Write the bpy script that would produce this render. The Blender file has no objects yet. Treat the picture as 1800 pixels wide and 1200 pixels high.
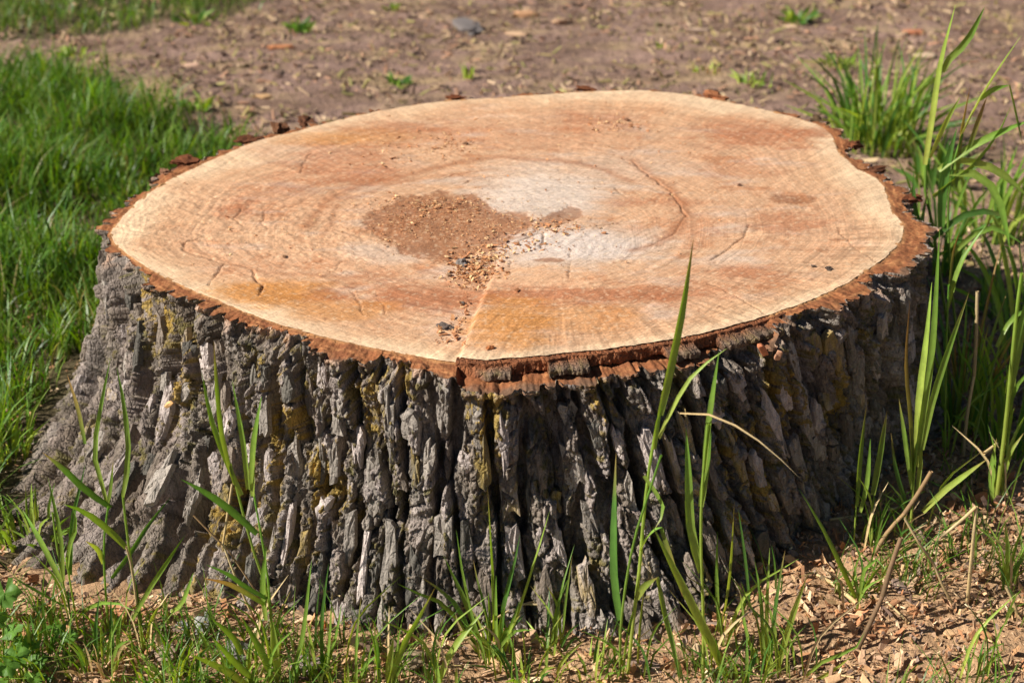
import bpy, math
import numpy as np
from mathutils import Vector

scene = bpy.context.scene
COL = scene.collection
rng = np.random.default_rng(7)

# ------------------------------------------------------------------ camera
CAM_H, CAM_Y, PITCH, FPX = 1.13, -2.18, math.radians(25.0), 2800.0
cam_d = bpy.data.cameras.new('camera')
cam_d.sensor_width = 36.0
cam_d.lens = 36.0 * FPX / 1800.0
cam_d.clip_start, cam_d.clip_end = 0.05, 2000.0
cam_d.dof.use_dof = True
cam_d.dof.focus_distance = 1.90
cam_d.dof.aperture_fstop = 6.2
cam = bpy.data.objects.new('camera', cam_d)
cam.location = (0, CAM_Y, CAM_H)
cam.rotation_euler = (math.pi / 2 - PITCH, 0, 0)
COL.objects.link(cam)
scene.camera = cam

# ------------------------------------------------------------------ light
SUN_EL, SUN_AZ = math.radians(39.0), math.radians(252.0)      # azimuth clockwise from +Y
S = Vector((math.sin(SUN_AZ) * math.cos(SUN_EL), math.cos(SUN_AZ) * math.cos(SUN_EL), math.sin(SUN_EL)))
world = bpy.data.worlds.new('World')
scene.world = world
world.use_nodes = True
wn = world.node_tree.nodes
sky = wn.new('ShaderNodeTexSky')
sky.sky_type = 'NISHITA'
sky.sun_disc = False
sky.air_density = 0.55
sky.dust_density = 0.3
sky.altitude = 600
sky.sun_elevation = SUN_EL
sky.sun_rotation = SUN_AZ
wn['Background'].inputs['Strength'].default_value = 0.05
world.node_tree.links.new(sky.outputs[0], wn['Background'].inputs['Color'])
sun_d = bpy.data.lights.new('sun', 'SUN')
sun_d.energy = 5.0
sun_d.angle = math.radians(0.5)
sun_d.color = (1.0, 0.95, 0.87)
sun = bpy.data.objects.new('sun', sun_d)
sun.rotation_euler = S.to_track_quat('Z', 'Y').to_euler()
sun.location = S * 30
COL.objects.link(sun)
scene.view_settings.view_transform = 'Standard'
scene.view_settings.look = 'None'
scene.view_settings.exposure = 0.43
scene.view_settings.gamma = 1.0
scene.view_settings.use_curve_mapping = False
scene.cycles.max_bounces = 6
scene.cycles.diffuse_bounces = 2
scene.cycles.use_adaptive_sampling = True
scene.cycles.adaptive_threshold = 0.025
scene.cycles.transparent_max_bounces = 4

# ------------------------------------------------------------------ maths helpers
CP, SP = math.cos(PITCH), math.sin(PITCH)


def at(px, py, z=0.0):
    """Point of the place at height z that the photograph shows at a pixel."""
    px, py = np.asarray(px, float), np.asarray(py, float)
    dx, dv = (px - 900) / FPX, -(py - 600) / FPX
    dy, dz = CP + dv * SP, -SP + dv * CP
    t = (z - CAM_H) / dz
    return np.stack([dx * t, CAM_Y + dy * t, CAM_H + dz * t], -1)


def at_y(px, py, y):
    dx, dv = (px - 900) / FPX, -(py - 600) / FPX
    dy, dz = CP + dv * SP, -SP + dv * CP
    t = (y - CAM_Y) / dy
    return np.array([dx * t, y, CAM_H + dz * t])


def mm(px, y=-0.6):
    """metres covered by px pixels of the photograph near depth y"""
    return px / FPX * ((y - CAM_Y) * CP + 0.35)


def hsh(ix, iy, seed):
    h = (ix.astype(np.int64) * 374761393 + iy.astype(np.int64) * 668265263 + seed * 974634777) & 0xffffffff
    h = ((h ^ (h >> 13)) * 1274126177) & 0xffffffff
    h = ((h ^ (h >> 15)) * 2246822519) & 0xffffffff
    return ((h ^ (h >> 16)) & 0xffffff) / float(0x1000000)


def noise(x, y, seed=0):
    x, y = np.broadcast_arrays(np.asarray(x, float), np.asarray(y, float))
    ix, iy = np.floor(x), np.floor(y)
    fx, fy = x - ix, y - iy
    ux, uy = fx * fx * fx * (fx * (fx * 6 - 15) + 10), fy * fy * fy * (fy * (fy * 6 - 15) + 10)

    def g(ox, oy):
        a = hsh(ix + ox, iy + oy, seed) * 6.2831853
        return np.cos(a) * (fx - ox) + np.sin(a) * (fy - oy)
    n0 = g(0, 0) * (1 - ux) + g(1, 0) * ux
    n1 = g(0, 1) * (1 - ux) + g(1, 1) * ux
    return (n0 * (1 - uy) + n1 * uy) * 1.5


def fbm(x, y, seed=0, o=4, gain=0.5):
    a, s, t = 1.0, 0.0, 0.0
    for i in range(o):
        s = s + a * noise(x * 2.03 ** i, y * 2.03 ** i, seed + 17 * i)
        t += a
        a *= gain
    return s / t


def voro(x, y, seed=0, jit=0.9):
    ix, iy = np.floor(x), np.floor(y)
    F1 = np.full(x.shape, 9.0)
    F2 = np.full(x.shape, 9.0)
    cid = np.zeros(x.shape)
    vx, vy = np.zeros(x.shape), np.zeros(x.shape)
    for oy in (-1, 0, 1):
        for ox in (-1, 0, 1):
            cx, cy = ix + ox, iy + oy
            px = cx + 0.5 + jit * (hsh(cx, cy, seed) - 0.5) - x
            py = cy + 0.5 + jit * (hsh(cx, cy, seed + 1) - 0.5) - y
            d = np.sqrt(px * px + py * py)
            n = d < F1
            F2 = np.where(n, F1, np.minimum(F2, d))
            F1 = np.where(n, d, F1)
            cid = np.where(n, hsh(cx, cy, seed + 2), cid)
            vx, vy = np.where(n, px, vx), np.where(n, py, vy)
    return F1, F2, cid, vx, vy


def voro_cols(x, y, seed=0, jit=0.8):
    """long cells staggered column by column: F2-F1, id, and how upright the shared border is"""
    ix = np.floor(x)
    F1 = np.full(x.shape, 9.0)
    F2 = np.full(x.shape, 9.0)
    cid, ax, ay, bx, by = (np.zeros(x.shape) for _ in range(5))
    for ox in (-1, 0, 1):
        cx = ix + ox
        off = hsh(cx, cx * 0 + 5, seed + 3)
        iy = np.floor(y - off)
        for oy in (-1, 0, 1):
            cy = iy + oy
            px = cx + 0.5 + jit * (hsh(cx, cy, seed) - 0.5) - x
            py = cy + off + 0.5 + jit * (hsh(cx, cy, seed + 1) - 0.5) - y
            d = np.sqrt(px * px + py * py)
            n = d < F1
            m = (~n) & (d < F2)
            bx, by = np.where(n, ax, np.where(m, px, bx)), np.where(n, ay, np.where(m, py, by))
            F2 = np.where(n, F1, np.minimum(F2, d))
            F1 = np.where(n, d, F1)
            cid = np.where(n, hsh(cx, cy, seed + 2), cid)
            ax, ay = np.where(n, px, ax), np.where(n, py, ay)
    dx, dy = np.abs(bx - ax), np.abs(by - ay)
    return F2 - F1, cid, dx / (dx + 0.8 * dy + 1e-6)


def sst(a, b, x):
    t = np.clip((x - a) / (b - a), 0, 1)
    return t * t * (3 - 2 * t)


def lin(r, g, b):
    c = np.array([r, g, b], float) / 255.0
    return np.where(c <= 0.04045, c / 12.92, ((c + 0.055) / 1.055) ** 2.4)


def mix(c, k, f):
    """blend colour rows c towards k by factor f"""
    f = np.asarray(f)[..., None]
    return c * (1 - f) + np.asarray(k) * f


def in_poly(x, y, poly):
    r = np.zeros(x.shape, bool)
    n = len(poly)
    for i in range(n):
        x0, y0 = poly[i]
        x1, y1 = poly[(i + 1) % n]
        if y0 == y1:
            continue
        c = ((y0 > y) != (y1 > y)) & (x < (x1 - x0) * (y - y0) / (y1 - y0) + x0)
        r ^= c
    return r


def seg_dist(x, y, pts):
    d = np.full(np.shape(x), 9e9)
    for (ax, ay), (bx, by) in zip(pts[:-1], pts[1:]):
        lx, ly = bx - ax, by - ay
        t = np.clip(((x - ax) * lx + (y - ay) * ly) / (lx * lx + ly * ly + 1e-12), 0, 1)
        d = np.minimum(d, np.hypot(x - ax - t * lx, y - ay - t * ly))
    return d


# ------------------------------------------------------------------ object helpers
def mesh_np(name, V, F, mat, cols=None, smooth=True):
    V = np.asarray(V, np.float32)
    F = np.asarray(F, np.int32)
    me = bpy.data.meshes.new(name)
    me.vertices.add(len(V))
    me.vertices.foreach_set('co', V.ravel())
    k = F.shape[1]
    me.loops.add(F.size)
    me.loops.foreach_set('vertex_index', F.ravel())
    me.polygons.add(len(F))
    me.polygons.foreach_set('loop_start', np.arange(0, F.size, k, dtype=np.int32))
    me.polygons.foreach_set('loop_total', np.full(len(F), k, np.int32))
    me.polygons.foreach_set('use_smooth', np.full(len(F), smooth, bool))
    me.update(calc_edges=True)
    if cols is not None:
        c = np.ones((len(V), 4), np.float32)
        c[:, :3] = cols
        a = me.color_attributes.new('Col', 'FLOAT_COLOR', 'POINT')
        a.data.foreach_set('color', c.ravel())
    me.materials.append(mat)
    return me


def link(name, me, parent=None, loc=None):
    o = bpy.data.objects.new(name, me)
    COL.objects.link(o)
    if parent is not None:
        o.parent = parent
    if loc is not None:
        o.location = loc
    return o


def tag(o, label=None, cat=None, group=None, kind=None):
    if label:
        o['label'] = label
    if cat:
        o['category'] = cat
    if group:
        o['group'] = group
    if kind:
        o['kind'] = kind
    return o


def thing(name, loc, label, cat, group=None):
    o = bpy.data.objects.new(name, None)
    o.empty_display_size = 0.02
    o.location = loc
    COL.objects.link(o)
    return tag(o, label, cat, group)


def grid_faces(nr, nc, wrap=False):
    i = np.arange(nr - 1)[:, None] * nc
    j = np.arange(nc if wrap else nc - 1)[None, :]
    j2 = (j + 1) % nc
    return np.stack([i + j, i + j2, i + nc + j2, i + nc + j], -1).reshape(-1, 4)


# ------------------------------------------------------------------ materials
def material(name, rough=0.85, bump=None, vary=None, spec=0.3, trans=0.0, crackle=None):
    m = bpy.data.materials.new(name)
    m.use_nodes = True
    nt = m.node_tree
    N, L = nt.nodes, nt.links
    p = N['Principled BSDF']
    p.inputs['Roughness'].default_value = rough
    p.inputs['Specular IOR Level'].default_value = spec
    at_ = N.new('ShaderNodeAttribute')
    at_.attribute_name = 'Col'
    tc = N.new('ShaderNodeTexCoord')
    out = at_.outputs['Color']
    for tup in (vary or []):
        scale, amount, stretch = tup[:3]
        mp = N.new('ShaderNodeMapping')
        mp.inputs['Scale'].default_value = stretch
        src = tc.outputs['Object']
        if len(tup) > 3 and isinstance(tup[3], str):
            an = N.new('ShaderNodeAttribute')
            an.attribute_name = tup[3]
            src = an.outputs['Vector']
        elif len(tup) > 3:
            m0 = N.new('ShaderNodeMapping')
            m0.inputs['Rotation'].default_value = (0, 0, tup[3])
            L.new(src, m0.inputs['Vector'])
            src = m0.outputs[0]
        L.new(src, mp.inputs['Vector'])
        nz = N.new('ShaderNodeTexNoise')
        nz.inputs['Scale'].default_value = scale
        nz.inputs['Detail'].default_value = 4
        nz.inputs['Roughness'].default_value = 0.65
        L.new(mp.outputs[0], nz.inputs['Vector'])
        mr = N.new('ShaderNodeMapRange')
        mr.inputs['From Min'].default_value = 0.3
        mr.inputs['From Max'].default_value = 0.7
        mr.inputs['To Min'].default_value = 1 - amount
        mr.inputs['To Max'].default_value = 1 + amount
        L.new(nz.outputs[0], mr.inputs['Value'])
        mx = N.new('ShaderNodeVectorMath')
        mx.operation = 'SCALE'
        L.new(out, mx.inputs[0])
        L.new(mr.outputs[0], mx.inputs['Scale'])
        out = mx.outputs[0]
    L.new(out, p.inputs['Base Color'])
    nrm = None
    for (scale, dist, stretch) in (bump or []):
        mp = N.new('ShaderNodeMapping')
        mp.inputs['Scale'].default_value = stretch
        L.new(tc.outputs['Object'], mp.inputs['Vector'])
        nz = N.new('ShaderNodeTexNoise')
        nz.inputs['Scale'].default_value = scale
        nz.inputs['Detail'].default_value = 5
        nz.inputs['Roughness'].default_value = 0.6
        L.new(mp.outputs[0], nz.inputs['Vector'])
        b = N.new('ShaderNodeBump')
        b.inputs['Strength'].default_value = 1.0
        b.inputs['Distance'].default_value = dist
        L.new(nz.outputs[0], b.inputs['Height'])
        if nrm is not None:
            L.new(nrm, b.inputs['Normal'])
        nrm = b.outputs[0]
    if crackle:
        for (scale, dist, stretch) in crackle:
            nz = N.new('ShaderNodeTexNoise')
            nz.inputs['Scale'].default_value = scale * 0.6
            L.new(tc.outputs['Object'], nz.inputs['Vector'])
            ad = N.new('ShaderNodeVectorMath')
            ad.operation = 'MULTIPLY_ADD'
            ad.inputs[1].default_value = (1.2 / scale,) * 3
            L.new(nz.outputs['Color'], ad.inputs[0])
            L.new(tc.outputs['Object'], ad.inputs[2])
            mp = N.new('ShaderNodeMapping')
            mp.inputs['Scale'].default_value = stretch
            L.new(ad.outputs[0], mp.inputs['Vector'])
            vo = N.new('ShaderNodeTexVoronoi')
            vo.feature = 'DISTANCE_TO_EDGE'
            vo.inputs['Scale'].default_value = scale
            L.new(mp.outputs[0], vo.inputs['Vector'])
            mr = N.new('ShaderNodeMapRange')
            mr.inputs['From Max'].default_value = 0.18
            L.new(vo.outputs['Distance'], mr.inputs['Value'])
            b = N.new('ShaderNodeBump')
            b.inputs['Distance'].default_value = dist
            L.new(mr.outputs[0], b.inputs['Height'])
            if nrm is not None:
                L.new(nrm, b.inputs['Normal'])
            nrm = b.outputs[0]
    if nrm is not None:
        L.new(nrm, p.inputs['Normal'])
    if trans:
        t = N.new('ShaderNodeBsdfTranslucent')
        hs = N.new('ShaderNodeHueSaturation')
        hs.inputs['Hue'].default_value = 0.48
        hs.inputs['Saturation'].default_value = 1.15
        hs.inputs['Value'].default_value = 1.35
        L.new(out, hs.inputs['Color'])
        L.new(hs.outputs[0], t.inputs['Color'])
        ms = N.new('ShaderNodeMixShader')
        ms.inputs[0].default_value = trans
        L.new(p.outputs[0], ms.inputs[1])
        L.new(t.outputs[0], ms.inputs[2])
        L.new(ms.outputs[0], N['Material Output'].inputs['Surface'])
    return m


ISO = (1, 1, 1)
M_BARK = material('bark', 0.9, [(170, 0.0020, (1, 1, 0.4)), (420, 0.0016, (1, 1, 0.6)), (1000, 0.0006, ISO)],
                  [(120, 0.30, (1, 1, 0.4)), (500, 0.30, ISO)], 0.2, 0.0, [(150, 0.0013, (1, 1, 0.5))])
M_PLATE = material('bark_plate', 0.9, [(240, 0.0022, (1, 1, 0.16)), (700, 0.0008, ISO)],
                   [(160, 0.30, (1, 1, 0.14)), (500, 0.25, ISO)], 0.2, 0.0, [(110, 0.0010, (1, 1, 0.6))])
M_WOOD = material('cut_wood', 0.8, [(420, 0.0007, ISO), (140, 0.0009, ISO)],
                  [(420, 0.14, ISO), (1.0, 0.12, (150, 0.5, 0.5), 'grain'), (1.0, 0.16, (420, 1, 1), 'grain'),
                   (1.0, 0.06, (34, 34, 1.2), 'ray'), (1.0, 0.06, (120, 120, 2.5), 'ray'),
                   (1.0, 0.13, (380, 7, 7), 0.62), (1.0, 0.10, (420, 8, 8), -0.45)], 0.25)
M_RIM = material('inner_bark', 0.9, [(300, 0.0012, ISO), (90, 0.002, ISO)], [(260, 0.25, ISO), (60, 0.18, ISO)], 0.15)
M_SOIL = material('soil', 0.95, [(140, 0.004, ISO), (38, 0.01, ISO)], [(190, 0.25, ISO), (24, 0.22, ISO)], 0.15)
M_CHIP = material('wood_chip', 0.85, [(400, 0.0004, ISO)], [(380, 0.18, ISO)], 0.2)
M_GRASS = material('grass_blade', 0.42, [(150, 0.0003, (1, 1, 0.05))], [(60, 0.16, ISO), (500, 0.10, (1, 1, 0.04))], 0.45, 0.42)
M_STRAW = material('straw', 0.7, [(300, 0.0003, ISO)], [(160, 0.15, ISO)], 0.3)
M_LEAF = material('weed_leaf', 0.5, [(120, 0.001, ISO)], [(90, 0.12, ISO)], 0.4, 0.35)

# ------------------------------------------------------------------ stump shape
H = 0.340                 # height of the upper cut
STEP = 0.008              # the left cut lies this much lower at the front
WOOD_PX = [(192, 405), (215, 375), (260, 335), (300, 312), (345, 292), (400, 268), (460, 245), (520, 232), (600, 210),
           (680, 193), (780, 178), (880, 172), (960, 166), (1040, 161), (1130, 159), (1200, 165), (1260, 176),
           (1330, 190), (1390, 205), (1440, 220), (1462, 238), (1470, 265), (1502, 295), (1545, 316), (1558, 342),
           (1566, 370), (1588, 395), (1586, 415), (1570, 440), (1530, 470), (1500, 490), (1450, 516), (1380, 543),
           (1300, 568), (1200, 592), (1100, 608), (1000, 619), (900, 628), (850, 633), (800, 626), (740, 616),
           (680, 605), (600, 588), (520, 568), (440, 541), (380, 517), (320, 492), (270, 467), (230, 442), (205, 424)]
wp = at([p[0] for p in WOOD_PX], [p[1] for p in WOOD_PX], H)
CX, CY = float((wp[:, 0].min() + wp[:, 0].max()) / 2), float((wp[:, 1].min() + wp[:, 1].max()) / 2)


def polar(x, y):
    return np.arctan2(x - CX, -(y - CY)), np.hypot(x - CX, y - CY)


def periodic(th, r):
    o = np.argsort(th)
    th, r = th[o], r[o]
    T = np.concatenate([th - 2 * np.pi, th, th + 2 * np.pi])
    R = np.concatenate([r, r, r])
    g = np.linspace(-3 * np.pi, 3 * np.pi, 6001)
    v = np.interp(g, T, R)
    k = np.hanning(23)
    k /= k.sum()
    v = np.convolve(v, k, 'same')
    return lambda t: np.interp(t, g[1000:-1000], v[1000:-1000])


_t, _r = polar(wp[:, 0], wp[:, 1])
_rc = periodic(_t, _r)


def rc(t):
    return _rc(t) + 0.0022 * noise(t * 21, 0 * t, 5) + 0.001 * noise(t * 70, 0 * t, 6)


def th_px(px, py, z=H):
    p = at(px, py, z)
    return float(np.arctan2(p[0] - CX, -(p[1] - CY)))


# thickness of the bark ring
_tk = periodic(np.array([th_px(a, b) for a, b in ((160, 405), (300, 300), (600, 200), (900, 168), (1130, 157), (1300, 180),
                                                  (1450, 220), (1530, 300), (1600, 350), (1630, 410), (1560, 490), (1400, 550),
                                                  (1200, 600), (1000, 630), (850, 650), (600, 600), (400, 540), (260, 480))]),
               np.array([.022, .026, .020, .016, .014, .016, .024, .033, .040, .043, .040, .042,
                         .048, .048, .046, .035, .029, .024]))
# outline of the root flare on the ground
BASE_PX = [(-25, 1010), (20, 1060), (130, 1092), (290, 1098), (420, 1108), (520, 1124), (620, 1140), (740, 1148), (860, 1150), (980, 1142),
           (1080, 1146), (1180, 1146), (1275, 1095), (1350, 1045), (1412, 1008), (1480, 945), (1570, 880), (1660, 815), (1730, 730), (10, 900)]
bp = at([p[0] for p in BASE_PX], [p[1] for p in BASE_PX], 0.0)
_bt, _br = polar(bp[:, 0], bp[:, 1])
_xt = np.array([1.9, 2.3, 2.7, 3.1, -2.9, -2.5, -2.1])
_br = np.concatenate([_br, _rc(_xt) + 0.15])
_rb = periodic(np.concatenate([_bt, _xt]), _br)

TH_SEAM = th_px(806, 627)
TH_SLAB0, TH_SLAB1 = TH_SEAM, th_px(1350, 556)


def ledge(t):
    """1 where the low cut runs on under the upper slice"""
    return sst(TH_SLAB0 - 0.004, TH_SLAB0 + 0.008, t) * (1 - sst(TH_SLAB1 - 0.05, TH_SLAB1, t))


def left_low(t):
    """how far the left cut sinks at the rim, 0..1"""
    f = sst(-2.35, -0.9, t) * (1 - sst(TH_SEAM - 0.004, TH_SEAM + 0.004, t))
    return f


def rim_z(t):
    return H - STEP * left_low(t)


def bark_top(t):
    """height where the bark face ends"""
    z = rim_z(t) - 0.002 - (STEP + 0.009) * ledge(t)
    z = z + 0.0025 * noise(t * 37, 0 * t, 32) + 0.0015 * noise(t * 110, 0 * t, 35)
    return z


def body_r(t, z):
    rt = _rc(t) + _tk(t)
    q = np.clip(1 - z / H, 0, 1.25)
    return rt + np.maximum(_rb(t) - rt, 0.004) * (0.18 * q + 0.82 * q ** 3.1)


# the grain of the bark: where ridges that start at the cut reach the ground
FLOW = [((200, 430), (60, 1040)), ((330, 495), (290, 1066)), ((500, 570), (470, 1080)), ((700, 610), (690, 1115)), ((850, 635), (880, 1118)),
        ((1000, 620), (1090, 1108)), ((1150, 605), (1290, 1050)), ((1300, 570), (1420, 965)), ((1500, 490), (1560, 860))]
_f0 = np.array([-4, -2.2] + [th_px(*a_) for a_, _ in FLOW] + [2.4, 4])
_fd = np.array([0, 0] + [(th_px(*b_, 0.0) - th_px(*a_)) * (0.45 if a_[0] < 450 else 1.0) for a_, b_ in FLOW] + [0, 0])


def bark_h(t, z, top=None):
    """relief of the furrowed bark: (height, ridge id, plate id, scale id, ridge, lichen, across)"""
    s_ = z - 0.8 * (body_r(t, z) - _rc(t) - _tk(t))          # length down the face, flare included
    g = np.clip(1 - z / H, 0, 1.2)
    tq = t
    for _ in range(4):
        tq = t - np.interp(tq, _f0, _fd) * g
    u0 = tq * 0.62
    u = u0 + 0.012 * fbm(u0 * 9, s_ * 5, 40, 2) + 0.0040 * fbm(u0 * 60, s_ * 26, 41, 2)
    v = s_ + 0.04 * fbm(u0 * 14, s_ * 7, 42, 2)
    e0, c1, upr = voro_cols(u / 0.034, v / 0.200, 50)
    e = e0 + 0.14 * fbm(u * 75, s_ * 40, 43, 3, 0.6)
    wide = 0.10 * (1 - sst(-0.9, -0.35, t)) + 0.07 * fbm(u * 7, s_ * 5, 44, 2)
    ridge = sst(0.14 + wide, 0.30 + wide, e)
    G1, G2, c2, x2, y2 = voro(u / 0.0190 + 7, v / 0.044 + 3, 60, 0.95)
    plate = sst(0.0, 0.20, G2 - G1 + 0.06 * noise(u * 300, s_ * 300, 61))
    ub, vb = u + 0.0015 * noise(u * 160, s_ * 90, 62), v + 0.003 * noise(u * 120, s_ * 90, 63)
    K1, K2, c3, x3, y3 = voro(ub / 0.0082, vb / 0.0165, 70, 1.0)
    scale = sst(0.0, 0.40, K2 - K1)
    fine = 1.0 if top is None else sst(0.000, 0.014, top - z)
    area = sst(-0.18, 0.22, fbm(u * 8, s_ * 7, 85, 2))          # scaly here, fibrous there
    dep = 0.80 + 0.8 * fbm(u * 9, s_ * 9, 80, 2) + 0.5 * (1 - sst(-0.9, -0.35, t))
    h = -0.046 * (1 - ridge) * np.clip(dep, 0.25, 1.5) * (0.15 + 0.85 * sst(0.12, 0.5, upr))
    h = h - 0.005 * (1 - sst(0.25, 0.8, e))
    lock = 0.0 if top is None else 1 - sst(0.001, 0.022, top - z + 0.010 * noise(u * 60, s_ * 8, 84))
    h = h * (1 - 0.80 * lock)
    on = fine * (0.45 + 0.55 * ridge) * (0.5 + 0.5 * area)
    h = h + 0.012 * (c1 - 0.6)
    h = h + on * (0.017 * (c2 - 0.5) - 0.010 * (1 - plate) + 0.015 * (((c2 * 7.3) % 1 - 0.5) * x2 + ((c2 * 13.7) % 1 - 0.5) * y2))
    h = h + on * (0.0065 * (c3 - 0.5) - 0.0045 * (1 - scale) + 0.008 * (((c3 * 9.1) % 1 - 0.5) * x3 + ((c3 * 17.3) % 1 - 0.5) * y3))
    h = h + (0.3 + 0.7 * fine) * (0.0030 * fbm(u * 220, s_ * 150, 82, 2, 0.7) + (1.4 - area) * 0.0034 * fbm(u * 190, s_ * 18, 81, 3, 0.65))
    h = h + 0.010 * fbm(u * 6, s_ * 4, 83, 2)
    li = fbm(u * 22, s_ * 10, 90, 3)
    return h, c1, c2, c3, ridge, li, u


def break_off(t):
    """chunks of the outer bark torn away at the cut, 0..1"""
    _, _, ck, _, _ = voro(t * 0.62 / 0.060 + 0.25 * noise(t * 30, 0 * t, 33), 0 * t + 0.5, 34)
    return sst(0.66, 0.70, ck)


def bark_point(t, z):
    h = bark_h(t, z)[0]
    r = body_r(t, z) + h
    return np.stack([CX + r * np.sin(t), CY - r * np.cos(t), z], -1)


stump = thing('tree_stump', (CX, CY, 0.0), 'wide freshly sawn tree stump with grey furrowed bark and pale wood', 'stump')
OFF = np.array([CX, CY, 0.0])

# bark
tf = np.arange(-1.8, 1.8, 0.00225)
tb = np.arange(1.8, 2 * np.pi - 1.8, 0.0065)
T = np.concatenate([tf, tb])
T = np.where(T > np.pi, T - 2 * np.pi, T)
NR = 226
q = np.linspace(0, 1, NR)
zb = -0.05
ZT = bark_top(T)
Z = zb + q[:, None] * (ZT[None, :] - zb)
TT = np.broadcast_to(T[None, :], Z.shape)
h, c1, c2, c3, ridge, li, uu = bark_h(TT, Z, ZT[None, :])
R = body_r(TT, Z) + h
BO = break_off(T)[None, :] * sst(0.020, 0.012, ZT[None, :] - Z + 0.006 * noise(TT * 60, Z * 90, 36))
R = R - BO * (0.45 * _tk(TT) + 0.006 * noise(TT * 90, Z * 60, 37))
_, _, ckk, _, _ = voro(T * 0.62 / 0.045 + 0.2 * noise(T * 40, 0 * T, 38), 0 * T + 0.5, 39)
R = R + 0.018 * (ckk - 0.5)[None, :] * (1 - sst(0.004, 0.016, ZT[None, :] - Z + 0.004 * noise(TT * 70, Z * 40, 30)))
R = np.maximum(R, rc(TT) + 0.005)
V = np.stack([R * np.sin(TT), -R * np.cos(TT), Z], -1)
# bark colours: dead grey scales, brown cork between, lichen, fresh saw scuffs near the cut
A_GREY, A_LILAC, A_BROWN, A_DARK = lin(156, 146, 135), lin(184, 170, 162), lin(122, 102, 84), lin(100, 95, 87)
bc = np.broadcast_to(A_GREY, Z.shape + (3,)).copy()
bc = mix(bc, A_LILAC, np.clip((c2 - 0.55) * 2.4, 0, 1) * 0.9)
bc = mix(bc, A_DARK, np.clip((0.4 - c2) * 2.5, 0, 1) * 0.75)
bc = mix(bc, A_BROWN, np.clip(0.5 + 1.3 * fbm(uu * 30, Z * 14, 95, 3), 0, 1) * 0.5)
bc = mix(bc, A_BROWN, (1 - sst(-0.95, -0.4, TT)) * 0.25)
bc = bc * (0.70 + 0.34 * c3)[..., None]
LICH_PX = [(270, 545, .03), (312, 650, .03), (490, 750, .045), (480, 700, .04), (850, 740, .03), (1060, 700, .025), (400, 890, .04), (1390, 720, .04),
           (1340, 860, .03), (560, 850, .04), (1500, 700, .04), (690, 640, .03), (240, 520, .025), (640, 700, .025), (1310, 860, .04)]
lz = np.zeros(Z.shape)
for (a, b, rad) in LICH_PX:
    # find the bark point under that pixel: march height until the projected row matches
    best = None
    for zz in np.linspace(0.0, H, 60):
        yy = at(a, b, zz)
        tt = np.arctan2(yy[0] - CX, -(yy[1] - CY))
        e = abs(np.hypot(yy[0] - CX, yy[1] - CY) - float(body_r(tt, zz)))
        if best is None or e < best[0]:
            best = (e, tt, zz)
    d = np.hypot((TT - best[1]) * 0.62, (Z - best[2]) * 0.45)
    lz = np.maximum(lz, np.exp(-(d / rad) ** 2))
gran = noise(uu * 130, Z * 110, 91) + 0.6 * noise(uu * 300, Z * 300, 92)
lich = sst(0.10, 0.34, li * 0.8 + 0.38 * lz + 0.46 * gran - 0.12)
lcol = mix(np.broadcast_to(lin(118, 110, 66), Z.shape + (3,)), lin(182, 148, 66), np.clip(lz * 0.9 + 0.6 * fbm(uu * 40, Z * 30, 97, 2), 0, 1))
bc = bc * (1 - (0.85 * lich)[..., None]) + lcol * (0.85 * lich)[..., None]
near_cut = (Z - (ZT[None, :] - 0.035)) / 0.035
scuff = sst(0.0, 0.5, near_cut + 1.1 * fbm(uu * 28, Z * 6, 98, 2) - 0.45) * sst(-0.006, 0.004, h)
bc = mix(bc, lin(196, 158, 130), 0.75 * scuff)
R = R + lich * 0.0030 * np.abs(gran)
slope = (body_r(TT, Z + 0.004) - body_r(TT, Z - 0.004)) / 0.008
nz_ = -slope / np.sqrt(1 + slope ** 2)
nr_ = 1 / np.sqrt(1 + slope ** 2)
B0 = body_r(TT, Z)
dn_ = (R - B0) * (1 - 0.5 * sst(0.4, 1.3, np.abs(slope)))     # shallower where the root spreads
low_ = sst(0.03, 0.10, ZT[None, :] - Z)                        # near the cut the relief stays level
RN = B0 + dn_ * (1 - low_ * (1 - nr_))
ZN = Z + dn_ * nz_ * low_
V = np.stack([RN * np.sin(TT), -RN * np.cos(TT), ZN], -1)
NC = len(T)
link('bark', mesh_np('bark', V.reshape(-1, 3), grid_faces(NR, NC, True), M_BARK, bc.reshape(-1, 3)), stump)

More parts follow.
